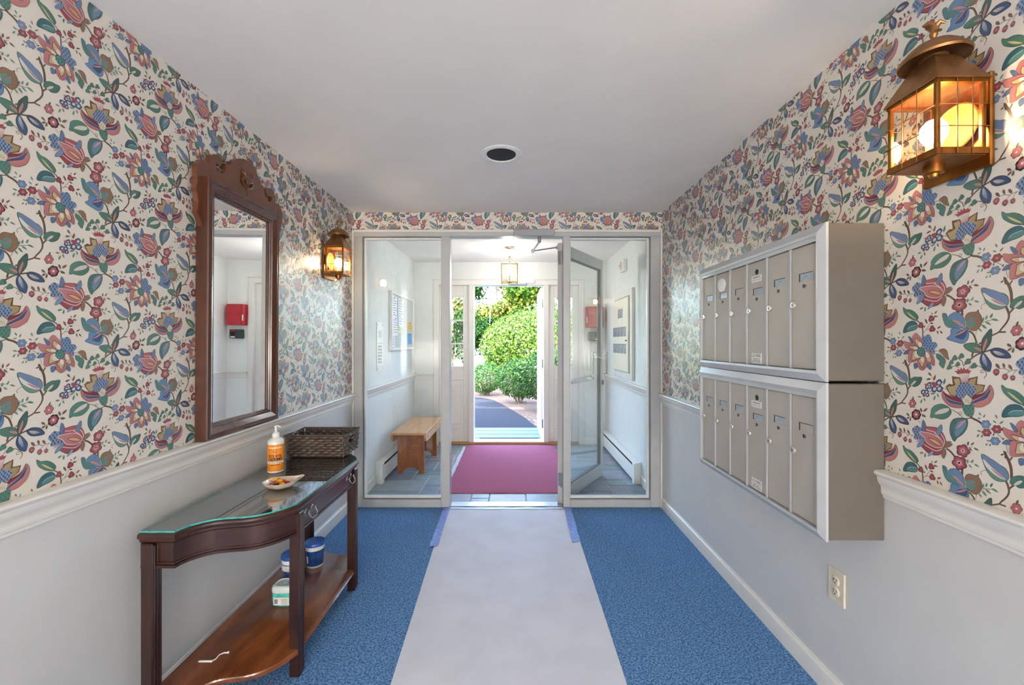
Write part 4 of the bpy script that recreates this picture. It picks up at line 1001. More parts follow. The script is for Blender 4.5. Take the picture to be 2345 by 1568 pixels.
b = MB(); b.lathe([(.0001, -.012), (.02, -.012), (.03, 0), (.02, .008), (.006, .012), (.006, .03), (.0001, .03)], (px, py, lz0 + .005), 14); b.box(px - lw, px + lw, py - .005, py + .005, lz0 - .004, lz0 + .004); obj('candle_base', b, m_pend, t)
for k in range(3):
    a = k * 2.094 + .5; cx, cy = px + .026 * math.cos(a), py + .026 * math.sin(a)
    b = MB(); b.lathe([(.0001, .02), (.011, .02), (.011, .095), (.0001, .095)], (cx, cy, lz0), 10); c_ = lab(obj('candle_sleeve', b, m_ivory, t), 'ivory candle sleeve')
    b = MB(); b.lathe([(.006, .095), (.014, .115), (.014, .13), (.006, .155), (.0001, .172)], (cx, cy, lz0), 10); lab(obj('flame_bulb', b, m_candle, c_), 'lit flame bulb')
# ---------------------------------------------------------------- hall contents
# paper runner and tape on the carpet
def runner_edge(side, y):
    if side < 0: return -.49 - .075 * (y - 1.6) / 1.9 if y > 1.6 else -.49
    return .449
b = MB(); rr = random.Random(2); ph = [rr.uniform(0, 6.28) for _ in range(6)]
def rz(x, y): return .0022 + .0012 * math.sin(3.1 * y + ph[0]) * math.sin(2.2 * x + ph[1]) + .0008 * math.sin(9 * y + ph[2] + 4 * x)
def rpt(u, v, dz):
    y = HB + .1 + (YS - .012 - HB - .1) * v; x = runner_edge(-1, y) + (runner_edge(1, y) - runner_edge(-1, y)) * u
    return (x, y, rz(x, y) + dz)
b.grid(12, 60, lambda u, v: rpt(u, v, .0006)); b.grid(12, 60, lambda u, v: rpt(1 - u, v, 0))
tag(obj('paper_runner', b, m_runner, None, 60), 'off white protective paper runner laid over the blue carpet', 'floor runner')
def tape(x0a, x0b, y0, y1, w, lb, m=m_tape):
    b = MB(); r = random.Random(int(abs(x0a) * 1000)); n = 26
    J = [r.uniform(-.003, .003) for _ in range(n + 1)]
    f = lambda u, v, d: (x0a + (x0b - x0a) * v + w * u + J[round(v * n)] * (1 if u > .5 else -1), y0 + (y1 - y0) * v + (.02 * (u - .5) if v < .02 else 0), .0058 + .0012 * math.sin(40 * v + 5 * u) + d)
    b.grid(4, n, lambda u, v: f(u, v, .0004)); b.grid(4, n, lambda u, v: f(1 - u, v, 0))
    return tag(obj('tape_strip', b, m, None, 60), lb, 'tape', 'blue tape on the runner edges')
tape(-.568, -.583, 2.80, YS - .01, .055, 'blue film tape along the runner edge on the console table side')
tape(.392, .408, 2.86, YS - .01, .058, 'blue film tape along the runner edge on the mailbox side')
b = MB(); b.grid(24, 2, lambda u, v: (-.53 + .93 * u, YS - .045 + .042 * v + .003 * math.sin(30 * u), .0062 + .0006 * math.sin(21 * u)))
b.grid(24, 2, lambda u, v: (.40 - .93 * u, YS - .045 + .042 * v + .003 * math.sin(30 * (1 - u)), .0058 + .0006 * math.sin(21 * (1 - u))))
m_tape2 = M('pale_blue_film', rgb(176, 192, 232), 0.3, c2=rgb(205, 214, 236), scale=20)
tag(obj('tape_strip', b, m_tape2, None, 60), 'pale blue tape across the end of the runner at the metal threshold', 'tape', 'blue tape on the runner edges')

# ---------------------------------------------------------------- mirror
mx0 = XL + .0015
t = thing('wall_mirror', (XL, 2.025, .946), 'tall mirror in a brown carved wooden frame with a scrolled crest and shell', 'mirror')
my0, my1, mz0, mz1, fw = 1.758, 2.293, .949, 2.062, .065
TILT = .007                                   # the top leans slightly off the wall
def tl(x, y, z): return (x + TILT * (z - mz0), y, z)
PROF = [(0, .0), (0, .047), (.004, .052), (.010, .053), (.014, .049), (.016, .0495), (.019, .052), (.024, .052), (.046, .040), (.050, .040), (.053, .034), (.057, .033), (.060, .027), (.065, .025), (.065, .012), (.05, .0)]
def mitre(axis, sgn):
    b = MB(); V = []; n = len(PROF)
    for e in (0, 1):
        for (w, h) in PROF:
            if axis == 'v':
                y = my0 + w if sgn < 0 else my1 - w; z = mz0 + w if e == 0 else mz1 - w
            else:
                z = mz0 + w if sgn < 0 else mz1 - w; y = my0 + w if e == 0 else my1 - w
            V.append(tl(mx0 + h, y, z))
    b.add(V, [(i, (i + 1) % n, n + (i + 1) % n, n + i) for i in range(n)]); return b
for ax, sg in (('v', -1), ('v', 1), ('h', -1), ('h', 1)): obj('frame_rail', mitre(ax, sg), m_mwood_shaded, t, 25)
b = MB(tl); b.box(mx0 + .018, mx0 + .0225, my0 + fw - .006, my1 - fw + .006, mz0 + fw - .006, mz1 - fw + .006); lab(obj('mirror_glass', b, m_mirror, t), 'reflecting glass')
def cz(x, y, X=1.316):
    pxx = 440 + x / 7.127; pyy = 340 + y / 7.127; Y = X * F_PX / (1178 - pxx); return (Y, CAM_H + (784 - pyy) * Y / F_PX)
CR = [(140, 1275), (110, 1180), (80, 1100), (45, 1030), (65, 950), (70, 860), (55, 780), (45, 700), (25, 640), (45, 560), (50, 470), (38, 380), (40, 290), (60, 230), (110, 185), (160, 178), (210, 205), (240, 252), (245, 180), (270, 112), (330, 88), (390, 110), (430, 160), (455, 215), (450, 262), (425, 288), (390, 270), (358, 238), (352, 290), (388, 368), (440, 416), (490, 402), (520, 340), (513, 245), (545, 268), (582, 265), (620, 225), (660, 182), (740, 160), (820, 172), (900, 220), (970, 300), (1020, 390), (1050, 480), (1090, 570), (1140, 645), (1152, 700), (1165, 770), (1192, 830), (1225, 870), (1255, 866), (1272, 830), (1270, 785), (1232, 785), (1196, 765), (1174, 712), (1182, 662), (1212, 644), (1260, 655), (1296, 700), (1322, 770), (1336, 888), (1382, 902), (1420, 960), (1445, 1060), (1447, 1150), (1437, 1230), (1420, 1330)]
cp = [cz(*p) for p in CR] + [(my1 - .03, mz1 - .15), (my1 - .03, mz1 - .03), (my0 + .03, mz1 - .03), (my0 + .03, mz1 - .3)]
b = MB(tl); b.prism(cp, mx0 + .006, mx0 + .027, lambda u, v, w: (w, u, v)); lab(obj('crest', b, m_mwood_lit, t), 'scrolled crest board with wavy ears')
# carved shell
sy, sz = cz(860, 480); b = MB(tl); n = 9
for k in range(n):
    a = math.radians(90 + 62 * (k - (n - 1) / 2) / ((n - 1) / 2) * -1)
    L = .052 * (1 - .12 * abs(k - 4) / 4)
    b.tube([(mx0 + .026, sy, sz - .03), (mx0 + .034, sy + .55 * L * math.cos(a), sz - .03 + .6 * L * math.sin(a)), (mx0 + .03, sy + L * math.cos(a), sz - .03 + L * math.sin(a) * 1.15)], [.003, .006, .0045], 6)
b.ell((mx0 + .029, sy + .004, sz - .055), (.004, .007, .03))
for s in (-1, 1):
    b.tube([(mx0 + .028, sy + s * .008, sz - .05), (mx0 + .032, sy + s * .03, sz - .04), (mx0 + .032, sy + s * .04, sz - .02), (mx0 + .03, sy + s * .03, sz - .008), (mx0 + .03, sy + s * .022, sz - .02)], [.003, .006, .007, .006, .004], 6)
    b.tube([(mx0 + .028, sy + s * .03, sz + .005), (mx0 + .031, sy + s * .042, sz + .016), (mx0 + .03, sy + s * .034, sz + .028)], [.004, .006, .004], 6)
m_shell = wood_mat('shell_carving', rgb(60, 32, 19), rgb(122, 72, 42), 0.25, 14, (3, 3, 3), 0.4)
lab(obj('shell_carving', b, m_shell, t, 50), 'carved shell ornament')

# ---------------------------------------------------------------- wall lanterns
def sconce(X0, s, yn, label):
    """X0 wall, s direction into the room, yn nearest edge of the body"""
    W, P = .143, .147; yf = yn + W; yc = (yn + yf) / 2
    z0, z1 = 1.85, 2.04
    t = thing('wall_lantern', (X0, yc, 1.815), label, 'wall lamp', 'brass wall lanterns')
    def T(a, d, z): return (X0 + s * d, a, z)
    b = MB(T); b.cbox(yn - .004, yn + .175, .002, .014, 1.815, 2.055, .003); obj('back_plate', b, m_brass, t)
    b = MB(T); b.lathe([(.0001, .0), (.052, .0), (.058, .006), (.062, .012), (.059, .014), (.05, .008), (.0001, .004)], (yc, .016, 1.945), 28, 'y'); lab(obj('reflector', b, m_brassin, t, 50), 'round polished reflector')
    for a in (yn, yf - .011):
        for d in (P - .011, .02):
            b = MB(T); b.cbox(a, a + .011, d, d + .011, z0, z1, .002); obj('corner_post', b, m_brass, t)
    for z in (z0 - .004, z1 - .012):
        b = MB(T)
        b.box(yn, yf, P - .012, P + .001, z, z + .016); b.box(yn - .001, yn + .011, .016, P - .012, z, z + .016); b.box(yf - .011, yf + .001, .016, P - .012, z, z + .016)
        obj('frame_band', b, m_brass, t)
    b = MB(T); b.box(yn + .005, yf - .005, .016, P - .005, z0 - .006, z0 - .002); obj('floor_plate', b, m_brassd, t)
    # roof: hipped on three sides
    zt = 2.125; ra, rd = .032, .028
    c0, c1 = (yc - ra, yc + ra), (P * .5 - rd + .01, P * .5 + rd + .012)
    b = MB(T); b.add([(yn - .006, .014, z1), (yf + .006, .014, z1), (yf + .006, P + .006, z1), (yn - .006, P + .006, z1), (c0[0], c1[0], zt), (c0[1], c1[0], zt), (c0[1], c1[1], zt), (c0[0], c1[1], zt), (yn - .006, .014, z1 - .003), (yf + .006, .014, z1 - .003), (yf + .006, P + .006, z1 - .003), (yn - .006, P + .006, z1 - .003)],
        [(0, 1, 5, 4), (1, 2, 6, 5), (2, 3, 7, 6), (3, 0, 4, 7), (4, 5, 6, 7), (8, 9, 1, 0), (9, 10, 2, 1), (10, 11, 3, 2), (11, 8, 0, 3), (11, 10, 9, 8)]); obj('roof', b, m_brassd, t)
    cd = P * .5 + .011
    b = MB(T); b.lathe([(.03, 0), (.03, .012), (.0001, .012)], (yc, cd, zt - .002), 16); obj('neck', b, m_brassd, t)
    b = MB(T); b.lathe([(.0001, .046), (.02, .044), (.042, .036), (.058, .022), (.066, .010), (.072, .006), (.076, -.002), (.074, -.008), (.067, -.002), (.062, .006), (.045, .024), (.02, .034), (.0001, .035)], (yc, cd, zt + .008), 28); obj('chimney_cap', b, m_brassd, t, 40)
    # finial: ball with a small spread bird
    b = MB(T); b.lathe([(.0001, .04), (.006, .04), (.008, .05), (.005, .056), (.009, .064), (.009, .07), (.004, .076)], (yc, cd, zt + .008), 10)
    zf = zt + .09
    b.tube([(yc - .004, cd, zf - .008), (yc - .002, cd + .008, zf + .006), (yc, cd + .018, zf + .012), (yc + .002, cd + .028, zf + .008)], [.008, .011, .008, .002], 7)
    for w in (-1, 1): b.tube([(yc, cd, zf), (yc + w * .012, cd - .006, zf + .012), (yc + w * .017, cd - .016, zf + .004)], [.007, .006, .002], 6)
    b.tube([(yc, cd - .004, zf), (yc, cd - .02, zf - .004)], [.006, .002], 6)
    lab(obj('finial', b, m_brassd, t, 50), 'small bird shaped finial')
    # panes and wire guards
    for (a0, a1, d0, d1) in ((yn + .011, yf - .011, P - .006, P - .0045), (yn + .0035, yn + .005, .02, P - .011), (yf - .005, yf - .0035, .02, P - .011)):
        b = MB(T); b.box(a0, a1, d0, d1, z0 + .01, z1 - .01); lab(obj('glass_pane', b, m_glass2, t), 'clear pane')
    for face in range(3):
        b = MB(T)
        for k in (1, 2):
            f = k / 3; zz = z0 + .008 + (z1 - z0 - .02) * f
            if face == 0:
                a = yn + .008 + (W - .016) * f; b.tube([(a, P + .004, z0 - .004), (a, P + .004, z1 + .004)], .0013, 5); b.tube([(yn, P + .003, zz), (yf, P + .003, zz)], .0013, 5)
            else:
                aa = yn - .003 if face == 1 else yf + .003
                d = .02 + (P - .03) * f; b.tube([(aa, d, z0 - .004), (aa, d, z1 + .004)], .0013, 5); b.tube([(aa, .018, zz), (aa, P, zz)], .0013, 5)
        lab(obj('wire_guard', b, m_brassd, t), 'thin wire grid')
    b = MB(T); b.lathe([(.0001, -.034), (.01, -.034), (.012, -.026), (.022, -.024), (.022, 0), (.0001, 0)], (yc, cd, z0 - .004), 16); obj('socket_cup', b, m_brass, t, 40)
    b = MB(T); b.lathe([(.017, 0), (.017, .055), (.0001, .055)], (yc, cd, z0), 14); lab(obj('bulb_collar', b, m_ivory, t), 'ivory bulb collar')
    b = MB(T); b.lathe([(.016, .05), (.026, .066), (.030, .082), (.027, .1), (.016, .114), (.0001, .119)], (yc, cd, z0), 16); lab(obj('bulb', b, m_bulb, t, 60), 'glowing warm bulb')
    return t
sconce(XR, -1, 1.067, 'brass wall lantern with a lit bulb on the wallpapered wall above the mailboxes')
sconce(XL, 1, 2.93, 'brass wall lantern with a lit bulb between the mirror and the glazed screen')

# ---------------------------------------------------------------- mailboxes
FX = 1.026                                    # front plane of the mailboxes
def mailbox(z0, z1, dz0, dz1, label, lower):
    t = thing('mailbox_unit', (XR, (MBX_Y0 + MBX_Y1) / 2, z0), label, 'mailbox', 'wall mailboxes')
    b = MB(); b.cbox(FX + .0085, XR - .001, MBX_Y0, MBX_Y1, z0 + .003, z1 - .003, .003); obj('case', b, m_mbody, t)
    # mitred bevelled trim
    y0, y1 = MBX_Y0 - .002, MBX_Y1 + .002; iy0, iy1 = 1.413, 2.287
    O = [(y0, z0), (y1, z0), (y1, z1), (y0, z1)]; I = [(iy0, dz0), (iy1, dz0), (iy1, dz1), (iy0, dz1)]
    lip = 0.02
    for k in range(4):
        o0, o1, i0, i1 = O[k], O[(k + 1) % 4], I[k], I[(k + 1) % 4]
        m = lambda p, q, f: (p[0] + (q[0] - p[0]) * f, p[1] + (q[1] - p[1]) * f)
        mid0, mid1 = m(o0, i0, .72), m(o1, i1, .72)
        b = MB(); V = []
        for (p, x) in ((o0, FX + .009), (o0, FX), (mid0, FX - .012), (i0, FX - .010), (i0, FX + .009)): V.append((x, p[0], p[1]))
        for (p, x) in ((o1, FX + .009), (o1, FX), (mid1, FX - .012), (i1, FX - .010), (i1, FX + .009)): V.append((x, p[0], p[1]))
        b.add(V, [(q, (q + 1) % 5, 5 + (q + 1) % 5, 5 + q) for q in range(5)] + [(0, 1, 2, 3, 4), (9, 8, 7, 6, 5)]); obj('trim_bar', b, m_mtrim, t)
    if True:
        zz = dz1 - .016; b = MB(); b.box(FX - .006, FX + .01, iy0, iy1, zz, dz1); obj('top_lip', b, m_mtrim, t); dtop = zz
    pitch = (iy1 - iy0) / 6
    for k in range(6):                        # k = 0 is farthest from the camera
        a1 = iy1 - pitch * k; a0 = a1 - pitch; g = .0055
        dm = MB(); dm.cbox(FX + .002, FX + .012, a0 + g, a1 - g, dz0 + .003, dtop - .002, .0015)
        d = obj('box_door', dm, m_mdoor, t)
        for e in (a0 + .0012, a1 - .0036):
            b = MB(); b.box(FX - .003, FX + .012, e, e + .0024, dz0, dtop); obj('divider', b, m_mtrim, t)
        yl = a1 - g - .012; zl = dtop - .207
        b = MB(); b.lathe([(.0115, 0), (.0125, -.003), (.0115, -.006), (.006, -.0065), (.0001, -.0065)], (FX + .002, yl, zl), 16, 'x'); b.mi = 1; b.box(FX - .0052, FX - .004, yl - .0013, yl + .0013, zl - .005, zl + .005); b.box(FX - .0052, FX - .004, yl, yl + .006, zl - .0012, zl + .0012)
        lab(obj('lock', b, [m_mlock, m_ink], d, 40), 'round nickel lock')
        yw0, yw1 = a0 + .030, a0 + .100; zw = dtop - .112; off = -.016 if (k == 3) else 0.0
        yc = (a0 + a1) / 2
        zw += off
        empty = (k == 2 and not lower) or (k == 5 and lower)
        b = MB()                               # recessed name holder: frame plus card
        for (q0, q1, r0, r1) in ((yw0 - .003, yw1 + .003, zw + .0145, zw + .0165), (yw0 - .003, yw1 + .003, zw - .0165, zw - .0145), (yw0 - .003, yw0, zw - .0145, zw + .0145), (yw1, yw1 + .003, zw - .0145, zw + .0145)): b.box(FX + .0005, FX + .003, q0, q1, r0, r1)
        obj('name_frame', b, m_mdoor, d)
        b = MB(); b.box(FX + .0014, FX + .0019, yw0, yw1 - .006, zw - .0145, zw + .012); b.mi = 1
        if not empty: b.box(FX + .0012, FX + .0015, yw0 + .02, yw1 - .028, zw + .002, zw + .0035); b.box(FX + .0012, FX + .0015, yw0 + .025, yw1 - .034, zw - .005, zw - .0035)
        b.mi = 2; b.box(FX + .0012, FX + .0019, yw1 - .006, yw1, zw - .0145, zw + .0145); b.box(FX + .0012, FX + .0019, yw0, yw1 - .006, zw + .012, zw + .0145)
        lab(obj('name_window', b, [m_mdoor if empty else m_win, m_inkg, m_ink], d), 'name card window')
        b = MB(); b.box(FX + .0008, FX + .0022, yc - .002, yc + .007, zw - .038, zw - .026); b.mi = 1; b.box(FX + .0006, FX + .0022, yc - .008, yc - .002, zw - .036, zw - .028)
        lab(obj('slot', b, [m_ink, m_mbody], d), 'small dark slot')
        if k == 3:
            b = MB(); b.lathe([(.0115, 0), (.0115, -.0008), (.0001, -.0008)], (FX + .002, yc, dtop - .045), 18, 'x'); lab(obj('key_hole', b, m_dark, d), 'round black hole')
            b = MB(); b.cbox(FX - .0005, FX + .002, yc - .036, yc + .036, dtop - .088, dtop - .060, .0006); b.mi = 1
            for q in range(8): b.box(FX - .001, FX - .0004, yc - .026 + .0068 * q, yc - .0225 + .0068 * q, dtop - .0715, dtop - .0655 + .001 * (q % 2))
            b.box(FX - .001, FX - .0004, yc - .028, yc + .028, dtop - .080, dtop - .0785)
            lab(obj('number_plate', b, [m_plate, m_inkg], d, recalc=False), 'white printed plate')
            b = MB(); b.cbox(FX - .0005, FX + .002, yc - .036, yc + .036, dz0 + .006, dz0 + .05, .0006); b.mi = 1
            V, Fs = text2d('U.S. MAIL', .0165); b.add([(FX - .001, yc - v[0], dz0 + .039 + v[1]) for v in V], Fs)
            for q in range(3): b.box(FX - .001, FX - .0004, yc - .03 + .004 * q, yc + .03 - .004 * q, dz0 + .013 + .006 * q, dz0 + .0145 + .006 * q)
            lab(obj('mail_plate', b, [m_plate, m_ink], d, recalc=False), 'white plate reading U.S. MAIL')
        if k == 1 and not lower:
            b = MB(); c0 = (FX - .0008, yc + .008, dtop - .062); r_ = random.Random(5)
            n = 14; ring = [(c0[0], c0[1] + .04 * math.cos(2 * math.pi * q / n) * r_.uniform(.85, 1.1), c0[2] + .036 * math.sin(2 * math.pi * q / n) * r_.uniform(.85, 1.1)) for q in range(n)]
            b.add(ring + [(c0[0] - .005, p[1] * .5 + c0[1] * .5, p[2] * .5 + c0[2] * .5) for p in ring] + [(c0[0] - .003, c0[1], c0[2])] + [(FX + .002, p[1], p[2]) for p in ring],
                  [(q, (q + 1) % n, n + (q + 1) % n, n + q) for q in range(n)] + [(n + q, n + (q + 1) % n, 2 * n) for q in range(n)] + [(q, 2 * n + 1 + q, 2 * n + 1 + (q + 1) % n, (q + 1) % n) for q in range(n)])
            lab(obj('tape_patch', b, m_white, d, 50), 'crumpled white tape patch')
    return t
mailbox(1.2335, 1.7616, 1.2686, 1.724, 'upper row of six tall grey mailbox doors in an aluminium frame', False)
mailbox(.707, 1.2305, .7356, 1.1916, 'lower row of six tall grey mailbox doors in an aluminium frame', True)

# ---------------------------------------------------------------- outlet
t = thing('wall_outlet', (XR, 1.586, .48), 'ivory double power outlet on the white wall below the mailboxes', 'outlet')
oz = CAM_H - (1342 - 784) * 1.586 / F_PX
b = MB(); b.cbox(XR - .007, XR, 1.545, 1.626, oz - .0635, oz + .0635, .003); obj('cover_plate', b, m_cream, t)
for z in (oz + .021, oz - .021):
    b = MB(); b.lathe([(.0175, 0), (.0175, -.0025), (.0165, -.0032), (.0001, -.0032)], (XR - .007, 1.5855, z), 20, 'x'); rc = obj('receptacle', b, m_cream, t, 40)
    b = MB(); b.box(XR - .0108, XR - .0098, 1.5775, 1.580, z + .000, z + .009); b.box(XR - .0108, XR - .0098, 1.591, 1.5935, z + .000, z + .009); b.lathe([(.0028, 0), (.0028, -.0008), (.0001, -.0008)], (XR - .0100, 1.5855, z - .007), 8, 'x'); lab(obj('slots', b, m_ink, rc), 'dark contact slots')
b = MB(); b.lathe([(.0032, 0), (.0032, -.001), (.0001, -.0016)], (XR - .007, 1.5855, oz), 10, 'x'); obj('screw', b, m_cream, t)

# ---------------------------------------------------------------- console table
TB = -1.295; TF = -.868; ZT = .706            # back, front, top of wood
YA, YBm = 1.700, 2.344                        # front corners
near = [(TB, 1.437), (-1.165, 1.437), (-1.150, 1.492), (-1.105, 1.535), (-1.05, 1.551), (-1.0, 1.560), (-.95, 1.585), (-.905, 1.632), (-.882, 1.676), (TF, YA)]
def smooth_open(P, n=4):
    out = []
    for i in range(len(P) - 1):
        p0, p1, p2, p3 = P[max(i - 1, 0)], P[i], P[i + 1], P[min(i + 2, len(P) - 1)]
        for k in range(n):
            q = k / n
            out.append(tuple(0.5 * ((2 * p1[a]) + (-p0[a] + p2[a]) * q + (2 * p0[a] - 5 * p1[a] + 4 * p2[a] - p3[a]) * q * q + (-p0[a] + 3 * p1[a] - 3 * p2[a] + p3[a]) * q ** 3) for a in (0, 1)))
    return out + [P[-1]]
curve = smooth_open(near[1:], 3)
YM = (YA + YBm) / 2
def outline(inset):
    """plan of the table, moved in by inset (back edge kept)"""
    P = [near[0]] + curve; P = P + [(x, 2 * YM - y) for x, y in reversed(P)]
    m = len(P); out = []
    for i, p in enumerate(P):
        a, c = P[i - 1], P[(i + 1) % m]; v1 = (p[0] - a[0], p[1] - a[1]); v2 = (c[0] - p[0], c[1] - p[1])
        l1 = math.hypot(*v1) or 1; l2 = math.hypot(*v2) or 1
        n1 = (-v1[1] / l1, v1[0] / l1); n2 = (-v2[1] / l2, v2[0] / l2)
        nx, ny = n1[0] + n2[0], n1[1] + n2[1]; dd = 1 + n1[0] * n2[0] + n1[1] * n2[1]
        nx, ny = nx / max(dd, .3), ny / max(dd, .3)
        q = [p[0] + nx * inset, p[1] + ny * inset]
        if i in (0, m - 1): q[0] = TB
        out.append(tuple(q))
    return out
tb = thing('console_table', ((TB + TF) / 2, YM, 0), 'dark mahogany console table with serpentine ends, lower shelf and glass top', 'console table')
def slab(levels, mat, name, label=None):
    """stack of (inset, z) rings"""
    rings = [outline(i) for i, z in levels]; n = len(rings[0]); b = MB(); V = []
    for r_, (i, z) in zip(rings, levels): V += [(p[0], p[1], z) for p in r_]
    Fs = [(k * n + j, k * n + (j + 1) % n, (k + 1) * n + (j + 1) % n, (k + 1) * n + j) for k in range(len(levels) - 1) for j in range(n)]
    for k, rv in ((0, True), (len(levels) - 1, False)):
        T_ = geometry.tessellate_polygon([[Vector((p[0], p[1], 0)) for p in rings[k]]])
        Fs += [tuple(k * n + i for i in tq) for tq in T_]
    b.add(V, Fs); o = obj(name, b, mat, tb, 30)
    if label: lab(o, label)
    return o
slab([(.016, ZT - .036), (.010, ZT - .030), (.010, ZT - .022), (.002, ZT - .018), (0, ZT - .010), (.003, ZT - .003), (.008, ZT)], m_mahog, 'table_top', 'mahogany top with a moulded edge')
# apron: front boards follow the plan
def apron(i_from, i_to, ins0, ins1, z0, z1, name, mat=m_mahog):
    A = outline(ins0)[i_from:i_to]; B = outline(ins1)[i_from:i_to]; poly = A + B[::-1]
    b = MB(); b.prism(poly, z0, z1, lambda u, v, w: (u, v, w)); return obj(name, b, mat, tb, 30)
nc = len(curve); zb = .588
apron(0, nc + 1, .022, .042, zb, ZT - .036, 'apron_board'); apron(nc + 1, 2 * nc + 2, .022, .042, zb, ZT - .036, 'apron_board')
apron(nc, nc + 2, .022, .042, zb, ZT - .036, 'drawer_rail')
for (z0, z1, i0) in ((zb - .006, zb + .004, .014), (zb + .006, zb + .013, .018)):
    apron(0, nc + 1, i0, .03, z0, z1, 'apron_bead'); apron(nc + 1, 2 * nc + 2, i0, .03, z0, z1, 'apron_bead'); apron(nc, nc + 2, i0, .03, z0, z1, 'apron_bead')
b = MB(); b.cbox(TB, TB + .02, 1.45, 2 * YM - 1.45, zb, ZT - .036, .002); obj('back_rail', b, m_mahog, tb)
b = MB(); b.cbox(TF - .030, TF - .0195, YA + .05, YBm - .05, zb + .016, ZT - .040, .0025); dr = lab(obj('drawer_front', b, m_mahog, tb), 'plain drawer front')
for y in (YA + .105, YBm - .105):
    b = MB()
    for e in (-.028, .028):
        b.lathe([(.012, 0), (.013, .003), (.006, .006), (.005, .014), (.008, .018), (.0001, .021)], (TF - .0195, y + e, .645), 12, 'x')
    b.tube([(TF - .004, y - .03, .645), (TF + .004, y - .03, .628), (TF + .008, y - .018, .616), (TF + .008, y + .018, .616), (TF + .004, y + .03, .628), (TF - .004, y + .03, .645)], .0032, 7)
    lab(obj('bail_pull', b, m_chrome, dr, 50), 'dark metal bail pull')
def leg(cx, cy, sxn):
    """square leg with reeded outer corner"""
    h = .0215; b = MB(); b.cbox(cx - h, cx + h, cy - h, cy + h, 0, ZT - .036, .004)
    for k in range(3): b.tube([(cx + h - .0005, cy - h + .010 + .0115 * k, .02), (cx + h - .0005, cy - h + .010 + .0115 * k, ZT - .045)], .0042, 6)
    return obj('leg', b, m_mahogv, tb)
leg(TF - .028, YA + .026, 1); leg(TF - .028, YBm - .026, 1); leg(TB + .03, 1.437 + .024, -1); leg(TB + .03, 2 * YM - 1.437 - .024, -1)
slab([(.020, .092), (.012, .095), (.010, .101), (.016, .106), (.012, .110), (.014, .115), (.02, .118)], m_shelf, 'lower_shelf', 'polished lower shelf with reddish grain')
# glass sheet with green edge
m_tglass = thin_glass('table_glass', (.93, .97, .96, 1), 5.0, .004)
m_gedge = M('green_glass_edge', rgb(38, 132, 130), 0.12, c2=rgb(96, 190, 182), scale=60, stretch=(1, 1, 8))
rg = outline(.012); ng = len(rg); gz0, gz1 = ZT + .0006, ZT + .0066
T_ = geometry.tessellate_polygon([[Vector((p[0], p[1], 0)) for p in rg]])
b = MB(); b.add([(p[0], p[1], gz0) for p in rg] + [(p[0], p[1], gz1) for p in rg], [tuple(ng + i for i in q) for q in T_] + [tuple(i for i in q) for q in T_])
b.mi = 1; b.add([(p[0], p[1], gz0) for p in rg] + [(p[0], p[1], gz1) for p in rg], [(i, (i + 1) % ng, ng + (i + 1) % ng, ng + i) for i in range(ng)])
tag(obj('glass_sheet', b, [m_tglass, m_gedge]), 'clear glass sheet with a green edge covering the console table', 'table glass')
GZ = gz1 + .0004

# soap bottle
sx, sy_ = -1.205, 2.118
t = thing('soap_bottle', (sx, sy_, GZ), 'clear pump bottle with an orange label on the console table', 'bottle')
m_clear = M('clear_plastic', rgb(226, 228, 222), 0.15, var=0.03); m_orange = M('orange_label', rgb(238, 142, 30), 0.45, var=0.03)
b = MB(); b.lathe([(.0001, 0), (.034, 0), (.0375, .004), (.0375, .150), (.034, .162), (.024, .170), (.016, .174), (.016, .180), (.0001, .18)], (sx, sy_, GZ), 32); obj('bottle_body', b, m_clear, t, 40)
b = MB(); b.lathe([(.0378, .010), (.0378, .142)], (sx, sy_, GZ), 40)
b.mi = 1
def wrap(V, Fs, zc, ang, r=.0381):
    b.add([(sx + r * math.sin(ang + v[0] / r), sy_ - r * math.cos(ang + v[0] / r), GZ + zc + v[1]) for v in V], Fs)
AN = .4
for s_, z_, k_ in (('BYE BYE', .0855, .0165), ('GERMS', .069, .0215), ('HAND SOAP', .041, .0075)): wrap(*text2d(s_, k_, bold=k_ * .035), z_, AN)
for q_ in (.028, .024, .018): wrap([(-.012, -.0006, 0), (.012, -.0006, 0), (.012, .0006, 0), (-.012, .0006, 0)], [(0, 1, 2, 3)], q_, AN)
for (q, z_, k_) in ((-.006, .108, .0022), (.006, .116, .0018), (.006, .103, .0022)): wrap([(q + k_ * math.cos(a), k_ * 1.5 * math.sin(a), 0) for a in [i * math.pi / 4 for i in range(8)]], [tuple(range(8))], z_, AN)
b.mi = 2
def band(z0, z1, a0, a1):
    n = 14; b.add([(sx + .03805 * math.sin(a0 + (a1 - a0) * i / n), sy_ - .03805 * math.cos(a0 + (a1 - a0) * i / n), GZ + z) for z in (z0, z1) for i in range(n + 1)], [(i, i + 1, n + 2 + i, n + 1 + i) for i in range(n)])
band(.048, .0585, AN - 1.15, AN + 1.15); band(.124, .129, AN - .9, AN + .9)
b.mi = 1; wrap(*text2d('ANTIBACTERIAL', .0080), .053, AN, .03825)
lab(obj('label_wrap', b, [m_orange, m_ink, m_plate], t, recalc=False), 'orange label reading BYE BYE GERMS')
b = MB(); b.lathe([(.0165, .176), (.0175, .178), (.0165, .194), (.010, .198), (.0055, .202), (.0055, .222), (.009, .224), (.009, .230), (.0001, .232)], (sx, sy_, GZ), 20)
b.tube([(sx, sy_, GZ + .228), (sx + .016, sy_ - .004, GZ + .230), (sx + .03, sy_ - .008, GZ + .225)], [.006, .005, .003], 8); obj('pump_head', b, m_white, t, 40)

